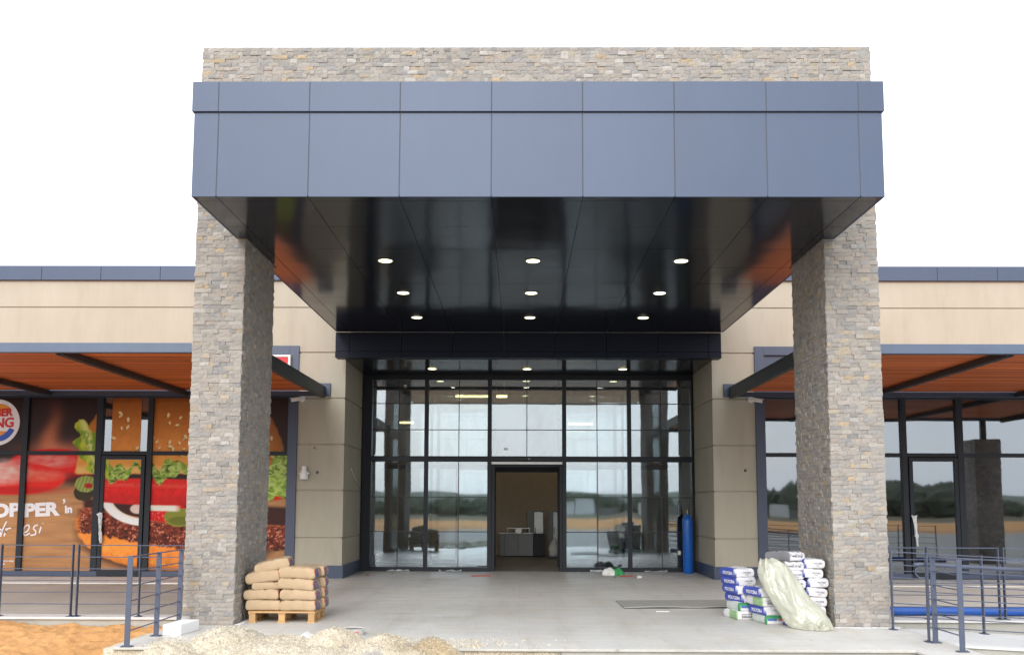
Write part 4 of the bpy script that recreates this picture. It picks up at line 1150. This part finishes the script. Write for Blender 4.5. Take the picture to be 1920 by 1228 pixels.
    m = MB(); m.lathe((2.72, 22.0, .03), [(.03, -.05), (.028, .03), (.018, .06)], 10, (1, .2, 0)); tag(m.build('paper_cup', M['white_plastic'], None), 'white crushed paper cup lying on the porch floor', 'cup')
    def scrap(x, y, s, mat, lb):
        m = MB(); n = 7; vs = [(x, y, .03 * s / .08)]
        for j in range(n):
            a = 2 * PI * j / n; r = s * random.uniform(.5, 1.1); vs.append((x + r * math.cos(a), y + r * math.sin(a), random.uniform(.003, .02)))
        vs.append((x, y, .001)); fs = [(0, 1 + j, 1 + (j + 1) % n) for j in range(n)] + [(n + 1, 1 + (j + 1) % n, 1 + j) for j in range(n)]
        m.add(vs, fs); tag(m.build('litter_scrap', M[mat], None), lb, 'litter', 'small litter scraps on the porch floor')
    scrap(-3.55, 22.6, .07, 'red_plastic', 'small red scrap by the left pier skirting')
    scrap(-3.05, 23.1, .05, 'green_plastic', 'tiny green scrap by the left end of the glass front')
    scrap(2.2, 22.2, .05, 'green_plastic', 'tiny green scrap in front of the crumpled litter bag')
    scrap(3.4, 22.9, .03, 'black_plastic', 'tiny dark scrap between the litter bag and the gas cylinder')
    scrap(-1.45, 23.6, .05, 'white_plastic', 'tiny white scrap by the glass left of the doorway')
    scrap(.35, 25.2, .04, 'white_plastic', 'tiny white scrap inside the doorway')
    scrap(1.45, 23.75, .07, 'clear_plastic', 'crumpled clear scrap at the glass right of the doorway')
    for x, lb in ((-3.3, 'torn clear film at the foot of the leftmost glass bay'), (-2.0, 'torn clear film at the foot of the second glass bay from the left'), (3.1, 'torn clear film at the foot of the rightmost glass bay'), (1.75, 'torn clear film behind the crumpled litter bag')):
        m = MB(); vs = []; fs = []; n = 9
        for i in range(n): vs += [(x + .07 * i, 23.93 + random.uniform(-.03, .03), random.uniform(.004, .02)), (x + .07 * i, 24.0 + random.uniform(-.02, .01), random.uniform(.01, .06))]
        for i in range(n - 1): fs.append((2 * i, 2 * i + 2, 2 * i + 3, 2 * i + 1))
        m.add(vs, fs); o = m.build('film_scrap', M['clear_plastic']); md = o.modifiers.new('s', 'SOLIDIFY'); md.thickness = .003
        tag(o, lb, 'litter', 'torn film scraps along the glass front')
    # short white lath on the floor
    m = MB(); m.box(2.15, 2.36, 15.30, 15.345, .001, .010); tag(m.build('white_lath', M['white_plastic'], None), 'short white lath lying in front of the thin board', 'lath')
small_objects()

# ------------------------------------------------------------------ sacks
def sack_mesh(name, L, W, T, seed, colour, mat, sag=.0, px=7, py=6, wr=.006, lump=.10, EXP=.30):
    """paper sack: long axis local X, pinched seams at both ends"""
    rs = np.random.default_rng(seed); nx, ny = 30, 22
    s = np.sin(np.linspace(-1, 1, nx) * PI / 2); s = np.sin(s * PI / 2) * .6 + s * .4; q = np.sin(np.linspace(-1, 1, ny) * PI / 2)
    S, Q = np.meshgrid(s, q)
    h = (np.clip(1 - np.abs(S) ** px, 0, 1) * np.clip(1 - np.abs(Q) ** py, 0, 1)) ** EXP
    o1, o2 = rs.uniform(0, 90, 2)
    n1 = fbm(S * 2.2 + o1, Q * 1.6 + o2, 3) - .5; n2 = fbm(S * 7 + o2, Q * 5 + o1, 3) - .5
    crease = np.exp(-((S - rs.uniform(-.5, .5) - rs.uniform(-.6, .6) * Q) / .05) ** 2) + .8 * np.exp(-((S - rs.uniform(-.8, .8) - rs.uniform(-.9, .9) * Q) / .04) ** 2) + .7 * np.exp(-((Q - rs.uniform(-.6, .6) - rs.uniform(-.5, .5) * S) / .05) ** 2)
    top = T / 2 * h * (1 + lump * 2 * n1) + wr * 2 * n2 * h - wr * crease * h
    bot = -T / 2 * h * (1 - lump * n1)
    X = S * L / 2 * (1 + .03 * n1) ; Y = Q * W / 2 * (1 + .04 * n2 + .03 * np.cos(S * 3 + o1) - .02)
    dz = -sag * S ** 2
    P = np.concatenate([np.stack([X, Y, top + dz], -1).reshape(-1, 3), np.stack([X, Y, bot + dz], -1).reshape(-1, 3)])
    idx = np.arange(nx * ny).reshape(ny, nx)
    f1 = np.stack([idx[:-1, :-1], idx[:-1, 1:], idx[1:, 1:], idx[1:, :-1]], -1).reshape(-1, 4)
    f2 = (f1 + nx * ny)[:, ::-1]
    me = bpy.data.meshes.new(name); me.from_pydata(P.tolist(), [], np.concatenate([f1, f2]).tolist())
    SS = np.concatenate([S.ravel(), S.ravel()]); QQ = np.concatenate([Q.ravel(), Q.ravel()]); up = np.concatenate([np.ones(S.size), np.zeros(S.size)])
    C = colour(SS, QQ, up, P)
    ca = me.color_attributes.new('Col', 'FLOAT_COLOR', 'POINT'); arr = np.ones((len(P), 4), dtype=np.float32); arr[:, :3] = C
    ca.data.foreach_set('color', arr.ravel())
    me.polygons.foreach_set('use_smooth', [True] * len(me.polygons)); me.materials.append(M[mat])
    me.update()
    return me
def sack(name, me, loc, rot, label, cat, group):
    o = bpy.data.objects.new(name, me); col.objects.link(o); o.location = loc; o.rotation_euler = [math.radians(a) for a in rot]
    m = o.modifiers.new('w', 'WELD'); m.merge_threshold = .0015
    return tag(o, label, cat, group)

def kraft_col(S, Q, up, P):
    C = np.tile(np.array((.43, .312, .195)), (len(S), 1)) * (.93 + .14 * fbm(S * 3 + 5, Q * 3 + 9, 3))[:, None]
    n = fbm(P[:, 0] * 60, P[:, 1] * 45 + P[:, 2] * 70, 2)
    end = (S > .955) & (n > .47) & (np.abs(Q) < .8)
    C[end] = (.10, .10, .22)
    red = (S > .93) & (Q < -.8) & (up > .5) & (n > .5); C[red] = (.45, .05, .05)
    return C
def brown_bags():
    t = thing('wooden_pallet', 'small wooden pallet under the brown paper bags', 'pallet', (-3.38, 14.1, 0))
    x0, x1, y0, y1 = -3.85, -2.90, 13.74, 14.50
    m = MB()
    for k in range(5):
        a = y0 + k * (y1 - y0 - .12) / 4; m.box(x0, x1, a, a + .12, .135, .158, (random.uniform(.85, 1.1),) * 3)
    m.build('deck_board', M['pallet'], t, .003)
    m = MB()
    for x in (x0, (x0 + x1) / 2 - .05, x1 - .10): m.box(x, x + .10, y0 + .01, y1 - .01, .115, .134, (.9,) * 3)
    m.build('stringer_board', M['pallet'], t, .002)
    for x in (x0 + .01, (x0 + x1) / 2 - .045, x1 - .10):
        for y in (y0 + .015, (y0 + y1) / 2 - .05, y1 - .115):
            m = MB(); m.box(x, x + .09, y, y + .10, .020, .114, (random.uniform(.8, 1.0),) * 3); m.build('block', M['pallet'], t, .003)
    m = MB()
    for x in (x0, (x0 + x1) / 2 - .055, x1 - .11): m.box(x, x + .11, y0, y1, .001, .019, (1.05,) * 3)
    m.build('skid', M['pallet'], t, .002)
    g = 'brown paper bags stacked on the pallet'
    T = .155
    specs = [  # x, y, z centre, rotation (x, y, z), length, thickness, label
        (-3.655, 13.96, .240, (0, 0, 1), .50, .155, 'brown paper bag at the bottom of the left column on the pallet'),
        (-3.680, 13.97, .388, (0, -1, -2), .50, .150, 'brown paper bag second from the bottom of the left column'),
        (-3.600, 13.99, .512, (0, -2, 4), .47, .118, 'flattened brown paper bag in the middle of the left column'),
        (-3.665, 13.96, .642, (2, -8, -3), .49, .165, 'brown paper bag tilted second from the top of the left column'),
        (-3.560, 13.98, .800, (3, -13, 3), .50, .155, 'brown paper bag tilted on top of the left column against the pillar'),
        (-3.150, 13.94, .240, (0, 0, -3), .52, .160, 'brown paper bag at the bottom of the right column on the pallet'),
        (-3.150, 13.94, .390, (0, 1, -2), .52, .155, 'brown paper bag second from the bottom of the right column'),
        (-3.175, 13.93, .540, (0, 4, -4), .52, .165, 'brown creased paper bag second from the top of the right column'),
        (-3.175, 13.95, .700, (1, 2, -2), .53, .170, 'brown paper bag on top of the right column'),
        (-3.105, 14.31, .240, (0, 0, 2), .52, .16, 'brown paper bag at the bottom of the rear stack half hidden'),
        (-3.115, 14.32, .395, (0, 1, 3), .52, .155, 'brown paper bag second up in the rear stack half hidden'),
        (-3.110, 14.31, .545, (0, 2, 4), .52, .155, 'brown paper bag third up in the rear stack half hidden'),
        (-3.125, 14.31, .695, (0, 0, 2), .52, .155, 'brown paper bag on top of the rear stack half hidden'),
    ]
    for i, (x, y, z, r, L, T, lb) in enumerate(specs):
        me = sack_mesh('paper_bag', L, .37, T, 100 + i, kraft_col, 'kraft', .010, 12, 10, .014, .12, .24)
        sack('paper_bag', me, (x, y, z), r, lb, 'paper bag', g)
brown_bags()

BLUE, GREEN, GREY, WHITE = (.055, .085, .40), (.035, .24, .09), (.26, .26, .28), (.70, .69, .70)
def sack_col(kind, seed):
    def f(S, Q, up, P):
        n = fbm(S * 3 + seed, Q * 3 + seed * 2, 3)
        C = np.tile(np.array(WHITE), (len(S), 1)) * (.92 + .14 * n)[:, None]
        side = Q > .90; edge = np.abs(S) > .94
        if kind == 'blue':
            C[side | ((Q > .70) & (up > .5))] = BLUE
            pat = (up > .5) & (np.abs(Q - .25) < .3) & (np.sin(S * 9 + Q * 14) > .35) & ~edge; C[pat] = tuple(.5 * (a + b) for a, b in zip(BLUE, WHITE))
            C[(S < -.80) & (up > .5)] = tuple(.10 * a + .90 * b for a, b in zip(BLUE, WHITE))
        elif kind == 'green':
            C[(Q > .82)] = (.58, .62, .58); C[(Q > .78) & (S < -.86)] = GREEN; C[(up > .5) & (S < -.90)] = GREEN; C[(S > .9)] = GREEN; C[(Q < -.95)] = GREEN
        elif kind == 'pale_green':
            C[side & (S < .1)] = (.30, .47, .24); C[(Q > .86) & (up > .5) & (S < -.2)] = (.30, .47, .24)
        else:
            C[(up > .5)] = np.array(WHITE) * .8; st = (up > .5) & (np.sin(S * 16) * np.sin(Q * 9 + 1) > .15); C[st] = GREY; C[side] = (.2, .2, .22)
        return np.clip(C, 0, .8)
    return f
def sack_text(o, W, L, T, kind, r):
    """printing on the long side and on the end facing the porch front"""
    def side_y(z): return W / 2 * max(.0, 1 - min(.97, abs(z) / (T / 2)) ** (1 / .22)) ** (1 / 12) * .985 + .006
    def end_x(z): return -(L / 2 * max(.0, 1 - min(.97, abs(z) / (T / 2)) ** (1 / .22)) ** (1 / 14) + .005)
    def make(name, body, size, bold, mat, place):
        vs, fs = text_flat(body, size, bold, 0, 1.0); w = max(a for a, _ in vs)
        me = bpy.data.meshes.new(name); me.from_pydata([place(a - w / 2, b) for a, b in vs], [], fs); me.materials.append(M[mat])
        p = bpy.data.objects.new(name, me); col.objects.link(p); p.parent = o
    if kind == 'blue':
        make('side_lettering', 'POLYCERA', .062, .002, 'white_print', lambda a, b: (-.02 - a * 1.0, side_y(b - .025), b - .028))
        make('end_lettering', '\u25aa POLYCERA', .030, .0004, 'dark_print', lambda a, b: (end_x(b), -a * .8 - .03, b - .005))
        make('end_lettering', 'C S 25', .024, .0002, 'dark_print', lambda a, b: (end_x(b - .03), -a * .8 - .03, b - .034))
    elif kind == 'green':
        make('end_lettering', 'MASTER', .040, .002, 'blue_print', lambda a, b: (end_x(b - .012), -a * .9 + .045, b - .012))
        make('end_lettering', 'FIX', .040, .002, 'red_print', lambda a, b: (end_x(b - .012), -a * .9 - .075, b - .012))
    elif kind == 'pale_green':
        make('end_lettering', 'DOLGU', .042, .002, 'dark_print', lambda a, b: (end_x(b - .03), -a, b - .034))
        make('end_lettering', 'yapistirma harci', .024, .0004, 'dark_print', lambda a, b: (end_x(b + .012), -a * 1.1, b + .010))
    else:
        make('end_lettering', 'HARC 25 kg', .036, .001, 'dark_print', lambda a, b: (end_x(b - .01), -a, b - .012))
def white_bags():
    g = 'printed paper sacks piled against the right pillar'
    T = .122
    specs = []   # x, y, z, yaw, roll/tilt, kind, label
    # left column
    A = ['pale_green', 'green', 'blue', 'blue', 'blue', 'blue']
    LA = ['pale green edged white sack at the bottom of the left column', 'green edged white sack second from bottom of the left column', 'blue sided sack with white lettering third up in the left column',
          'blue sided sack with white lettering fourth up in the left column', 'blue sided sack with white lettering second from top of the left column', 'blue sided sack with white lettering on top of the left column']
    dxA = [.02, .055, .065, .01, .005, -.015]; yawA = [10, 9, 20, 13, 17, 15]
    for k in range(6): specs.append((3.275 + dxA[k], 14.54, .064 + .123 * k, yawA[k], (0, random.uniform(-2, 2)), A[k], LA[k]))
    # middle front column
    B = ['green', 'blue', 'pale_green', 'blue']
    LB = ['green edged white sack at the bottom front beside the plastic sheet', 'blue sided sack second up beside the plastic sheet', 'pale green edged sack third up beside the plastic sheet', 'blue sided sack half covered by the top left of the plastic sheet']
    dxB = [.03, .0, -.03, -.07]; yawB = [8, 14, 12, 16]
    for k in range(4): specs.append((3.56 + dxB[k], 14.03, .064 + .125 * k, yawB[k], (0, random.uniform(-2, 2)), B[k], LB[k]))
    # column under the sheet, and the column against the pillar
    for k in range(8):
        kind = 'grey' if k >= 6 else 'blue'
        lb = ['white sack at the very bottom under the plastic sheet', 'white sack second from bottom under the plastic sheet', 'white sack third up hidden behind the plastic sheet', 'white sack fourth up hidden behind the plastic sheet',
              'white sack just showing above the middle of the plastic sheet', 'white sack showing beside the upper edge of the plastic sheet', 'white tied sack second from the top of the pile', 'grey printed sack on the very top of the pile'][k]
        specs.append((3.855 + .012 * math.sin(k * 2.1) - (.05 if k == 7 else 0), 13.93, .064 + .126 * k, (8 + 4 * math.sin(k * 1.7)) + (22 if k == 7 else 0), (0 if k < 7 else 3, 2 * math.sin(k)), kind, lb))
    LC = ['green edged sack at the bottom of the column against the right pillar', 'white sack second up against the right pillar', 'white sack third up against the right pillar', 'blue edged sack slumped fourth up against the right pillar', 'blue edged sack fifth up against the right pillar',
          'blue edged sack second from top against the right pillar', 'blue sided sack on top of the column against the right pillar']
    for k in range(7):
        specs.append((4.155 + [0, -.01, .0, -.005, .02, -.03, -.025][k], 13.90, .064 + .132 * k, [4, 5, 6, 10, 9, 4, 9][k], (0, [0, 0, 2, 7, 1, 3, 0][k]), 'green' if k == 0 else 'blue', LC[k]))
    for i, (x, y, z, yaw, (rx, ry), kind, lb) in enumerate(specs):
        W = .315 if x < 3.7 else .290
        me = sack_mesh('paper_sack', .50, W, T + .012, 300 + i, sack_col(kind, i + 1), 'sackpaper', .004, 14, 12, .010, .10, .22)
        o = sack('paper_sack', me, (x, y, z), (ry, rx, 90 + yaw), lb, 'paper sack', g)
        sack_text(o, W, .50, T, kind, None)
white_bags()

def plastic_sheet():
    # milky sheet hanging from the pile down to the floor
    rows = [  # x, y, z of left edge, right edge
        ((3.405, 13.72, .925), (3.560, 13.70, .930)), ((3.380, 13.70, .850), (3.640, 13.66, .900)), ((3.365, 13.69, .74), (3.760, 13.62, .82)), ((3.385, 13.66, .63), (3.840, 13.60, .72)),
        ((3.43, 13.62, .50), (3.925, 13.58, .60)), ((3.50, 13.57, .38), (3.985, 13.52, .475)), ((3.565, 13.52, .27), (4.08, 13.46, .36)), ((3.625, 13.47, .16), (4.185, 13.36, .255)),
        ((3.665, 13.42, .06), (4.235, 13.27, .14)), ((3.72, 13.34, .012), (4.245, 13.20, .05)), ((3.80, 13.20, .008), (4.24, 13.12, .008))]
    n, ns = 90, 60
    L = np.array([r[0] for r in rows]); Rr = np.array([r[1] for r in rows]); ti = np.linspace(0, 1, len(rows)); t = np.linspace(0, 1, n)
    def sm(A): return np.stack([np.interp(t, ti, A[:, k]) for k in range(3)], -1)
    Lc, Rc = sm(L), sm(Rr); s = np.linspace(0, 1, ns)
    P = Lc[:, None] * (1 - s)[None, :, None] + Rc[:, None] * s[None, :, None]
    Tg, Sg = np.meshgrid(t, s, indexing='ij')
    bulge = .16 * np.sin(PI * Sg) ** .7 * (.55 + .45 * np.sin(PI * np.clip(Tg * 1.1, 0, 1)))
    q = Sg * 2.4 + 1.0 * Tg; fold = .050 * (1 - 2 * np.abs(fbm(q + 3, Tg * 1.6 + .6 * Sg, 3) - .5) * 2) + .045 * (fbm(Sg * 3 + 7, Tg * 2.5, 3) - .5) + .020 * np.abs(fbm(Sg * 9 + 9 + Tg * 3, Tg * 6 + 4, 3) - .5) * 2 - .03
    low = np.clip((Tg - .70) / .3, 0, 1)
    fold += low * .10 * (np.abs(fbm(Sg * 7 + 2, Tg * 12, 3) - .5) * 2 - .2)
    P[..., 1] -= bulge + fold * np.sin(PI * np.clip(Sg, .04, .96)) ** .4
    P[..., 2] += .35 * fold * (1 - low) + .10 * low * np.abs(np.sin(Sg * 9 + 1)) * np.sin(PI * Sg) * (1 - np.clip((Tg - .93) / .07, 0, 1)) + .04 * (fbm(Sg * 9, Tg * 8, 3) - .5) * np.sin(PI * Tg)
    P[..., 0] += .03 * (fbm(Sg * 4 + 8, Tg * 9 + 2, 4) - .5)
    P[..., 2] = np.maximum(P[..., 2], .006)
    P[..., 1] = np.maximum(P[..., 1], 12.98)
    o = grid_mesh('plastic_sheet', P, M['sheet'])
    md = o.modifiers.new('s', 'SOLIDIFY'); md.thickness = .004
    tag(o, 'milky crumpled plastic sheet draped down over the pile of printed sacks', 'plastic sheet')
plastic_sheet()

# ------------------------------------------------------------------ sand heap
def sand_heap():
    nx, ny = 330, 230
    X, Y = np.meshgrid(np.linspace(-4.9, .5, nx), np.linspace(8.9, 12.75, ny))
    def cone(cx, cy, h, sx, sy, p=1.25):
        d = np.sqrt(((X - cx) / sx) ** 2 + ((Y - cy) / sy) ** 2); return h * np.exp(-d ** p)
    H = -.33
    peaks = np.maximum.reduce([cone(-3.35, 11.30, .585, .80, .80, 2.0), cone(-2.75, 11.2, .50, .9, .7, 2.2), cone(-2.15, 11.32, .59, .62, .70, 1.8), cone(-1.55, 11.15, .50, .7, .7, 2.2), cone(-1.0, 11.05, .52, .50, .60, 1.8), cone(-2.7, 10.5, .50, 1.5, .9, 2.4), cone(-3.9, 10.8, .47, .6, .7, 2), cone(-1.5, 10.6, .48, .95, .7, 2.4)])
    Z = H + peaks * (1 + .16 * (fbm(X * 2.5, Y * 2.5) - .5)) + .05 * (fbm(X * 4, Y * 4) - .5) + .035 * (fbm(X * 13, Y * 13, 4) - .5) + .024 * (RNG.random(X.shape) - .5)
    e = np.clip(peaks / .10, 0, 1); Z = -.36 + (Z + .36) * e
    inside = (Y > 11.38)     # thin skirt lies on the porch slab
    Zf = np.where((Y > 11.43) & (Z < .004), -.02, Z)
    base = np.array((.70, .63, .51)); grey = np.array((.55, .54, .52)); tan = np.array((.50, .38, .22))
    n = fbm(X * 1.7 + 4, Y * 1.7, 4)
    C = np.tile(base, X.shape + (1,)) * (.9 + .2 * fbm(X * 6, Y * 6, 3))[..., None]
    w = np.clip(np.exp(-((X + 3.15) / .55) ** 2 - ((Y - 11.55) / .35) ** 2) * 1.5 * (n + .1), 0, 1)[..., None]; C = C * (1 - w) + np.array((.60, .60, .58)) * w
    w = (np.clip((fbm(X * 2.6 + 20, Y * 2.6, 3) - .60) / .06, 0, 1) * (X > -2.0))[..., None] * .7; C = C * (1 - w) + np.array((.38, .38, .38)) * w
    w = np.clip(np.exp(-((X + .95) / .42) ** 2 - ((Y - 10.8) / .3) ** 2) * 1.3, 0, 1)[..., None] * .8; C = C * (1 - w) + tan * w
    o = grid_mesh('sand_heap', np.stack([X, Y, Zf], -1), M['sand'], None, C)
    tag(o, 'pale heap of building sand spilling over the front edge of the porch', 'sand heap')
    # loose lumps and scattered grains round its foot
    m = MB()
    for k in range(3200):
        x = random.uniform(-4.5, -.5) if k % 9 else random.gauss(-.6, .5); y = random.uniform(10.4, 12.2) if k % 6 else 11.45 + abs(random.gauss(0, .55))
        i = min(ny - 1, max(0, int((y - 8.9) / 3.85 * ny))); j = min(nx - 1, max(0, int((x + 4.9) / 5.4 * nx)))
        z = Zf[i, j]
        if y > 11.42: z = max(z, 0)
        elif z < -.25: continue
        if y > 12.3 and random.random() < .8: continue
        r = random.uniform(.006, .016) * (1.6 if random.random() < .05 else 1)
        b = random.uniform(.7, 1.15); c = (.68 * b, .61 * b, .49 * b)
        vs = [(x + r, y, z), (x - r * .5, y + r * .85, z), (x - r * .5, y - r * .85, z), (x, y, z + r * 1.3)]
        m.add(vs, [(0, 1, 3), (1, 2, 3), (2, 0, 3), (0, 2, 1)], c)
    o2 = m.build('sand_grains', M['sand']); o2['kind'] = 'stuff'; o2['label'] = 'loose sand grains scattered round the sand heap'; o2['category'] = 'sand'
    # torn white paper half buried between the two crests
    m = MB(); vs = []; fs = []
    for i in range(6):
        for j in range(5):
            vs.append((-2.86 + i * .075, 11.86 + j * .05, .02 + .05 * random.random() + .05 * (i == 3)))
    for i in range(5):
        for j in range(4): fs.append((i * 5 + j, (i + 1) * 5 + j, (i + 1) * 5 + j + 1, i * 5 + j + 1))
    m.add(vs, fs); o3 = m.build('paper_scrap', M['white_plastic']); md = o3.modifiers.new('s', 'SOLIDIFY'); md.thickness = .004
    tag(o3, 'torn white paper lying between the crests of the sand heap', 'paper')
sand_heap()

# ------------------------------------------------------------------ what lies behind the viewer (seen in the glass)
def surroundings():
    m = MB(); rs = random.Random(5)
    vs = []; fs = []
    def clump(c, r, n=7):
        o = len(m.v); V = []; F = []
        for i in range(n):
            ph = PI * (i + .5) / n
            for j in range(n + 2):
                a = 2 * PI * j / (n + 2); k = r * rs.uniform(.7, 1.15)
                V.append((c[0] + k * 1.4 * math.sin(ph) * math.cos(a), c[1] + k * math.sin(ph) * math.sin(a), c[2] + k * math.cos(ph)))
        w = n + 2
        for i in range(n - 1):
            for j in range(w): F.append((i * w + j, i * w + (j + 1) % w, (i + 1) * w + (j + 1) % w, (i + 1) * w + j))
        m.add(V, F)
    for k in range(420):
        x = rs.uniform(-160, 160); y = rs.uniform(-135, -110); h = 1.6 + 2.2 * (.5 + .5 * math.sin(x * .06 + 1)) * rs.random() + (3.2 if 46 < x < 75 else 0)
        clump((x, y, h * .45), h * .6)
    o = m.build('distant_trees', M['leaves']); o['kind'] = 'stuff'; o['label'] = 'far belt of dark trees reflected in the glass'; o['category'] = 'trees'
    nx = 160; X = np.linspace(-700, 700, nx); rows = []
    for j, (y, s) in enumerate(((-330, 0), (-380, .5), (-450, 1), (-560, .6))):
        rows.append(np.stack([X, np.full(nx, y), -1 + s * (5 + 9 * fbm(X / 130, np.full(nx, 3.3), 4))], -1))
    structure(grid_mesh('hills', np.array(rows), M['hills']))
    t = thing('site_hoarding', 'long low patchy white hoarding across the site seen only in reflections', 'fence', (20, -92, 0))
    for k in range(14):
        if k in (4, 9, 10): continue
        m = MB(); m.box(2.12 + 3 * k, 4.98 + 3 * k, -92.1, -92, -.1, 1.0 + .35 * (k * 7 % 3)); m.build('board_panel', M['white_wall'] if k % 3 else M['mortar'], t)
    for k in range(15):
        m = MB(); m.box(2 + 3 * k, 2.1 + 3 * k, -92.25, -92.0, -.34, 1.8); m.build('post', M['pergola_dark'], t)
    # earth bank across the plot
    nx, ny = 160, 30; X, Y = np.meshgrid(np.linspace(-60, 60, nx), np.linspace(-46, -34, ny))
    Z = -.4 + (.15 + .75 * fbm(X / 9, Y / 9, 4)) * np.sin(PI * (Y + 46) / 12) * np.clip((60 - np.abs(X)) / 8, 0, 1)
    structure(grid_mesh('earth_bank', np.stack([X, Y, Z], -1), M['soil']))
surroundings()

# ------------------------------------------------------------------ camera, light, sky
def camera():
    p, y, r, sh, f = .1018, -.0083, .0030, 145.27, 1790.0
    F = Vector((math.sin(y) * math.cos(p), math.cos(y) * math.cos(p), math.sin(p)))
    Rt = Vector((math.cos(y), -math.sin(y), 0)); U = Rt.cross(F)
    a = Rt * math.cos(r) + U * math.sin(r); b = -Rt * math.sin(r) + U * math.cos(r)
    cam = bpy.data.cameras.new('camera'); o = bpy.data.objects.new('camera', cam); col.objects.link(o)
    o.matrix_world = Matrix(((a.x, b.x, -F.x, 0), (a.y, b.y, -F.y, 0), (a.z, b.z, -F.z, 1.7), (0, 0, 0, 1)))
    cam.sensor_width = 36; cam.lens = f / 1920 * 36; cam.shift_y = sh / 1920; cam.clip_start = .1; cam.clip_end = 3000
    scene.camera = o
camera()
SUN_EL, SUN_AZ = math.radians(27), math.radians(187)     # azimuth from +Y towards +X: behind the viewer, a little left
def light():
    su = bpy.data.lights.new('sun', 'SUN'); su.energy = 1.4; su.angle = math.radians(28); su.color = (1, .98, .95)
    o = bpy.data.objects.new('sun', su); col.objects.link(o)
    d = Vector((math.sin(SUN_AZ) * math.cos(SUN_EL), math.cos(SUN_AZ) * math.cos(SUN_EL), math.sin(SUN_EL)))
    o.rotation_euler = d.to_track_quat('Z', 'Y').to_euler(); o.location = (0, -5, 30)
    w = bpy.data.worlds.new('World'); scene.world = w; w.use_nodes = True; nt = w.node_tree; nt.nodes.clear()
    out = nt.nodes.new('ShaderNodeOutputWorld'); bg = nt.nodes.new('ShaderNodeBackground'); sky = nt.nodes.new('ShaderNodeTexSky')
    sky.sky_type = 'NISHITA'; sky.sun_disc = False; sky.sun_elevation = SUN_EL; sky.sun_rotation = SUN_AZ; sky.air_density = 1.0; sky.dust_density = 3.0
    mx = nt.nodes.new('ShaderNodeMix'); mx.data_type = 'RGBA'; mx.inputs[0].default_value = .86     # thick white cloud over the clear sky
    mx.inputs[7].default_value = (10.6, 11.0, 11.6, 1)
    nt.links.new(sky.outputs[0], mx.inputs[6]); nt.links.new(mx.outputs[2], bg.inputs[0]); bg.inputs[1].default_value = .12
    nt.links.new(bg.outputs[0], out.inputs[0])
light()
vs_ = scene.view_settings
scene.display_settings.display_device = 'sRGB'
vs_.view_transform = 'Standard'; vs_.look = 'None'; vs_.exposure = 0.72; vs_.gamma = 1; vs_.use_curve_mapping = False
cy = scene.cycles
cy.use_denoising = True; cy.max_bounces = 10; cy.transparent_max_bounces = 24; cy.glossy_bounces = 6; cy.diffuse_bounces = 4
cy.sample_clamp_indirect = 8; cy.caustics_reflective = False; cy.caustics_refractive = False
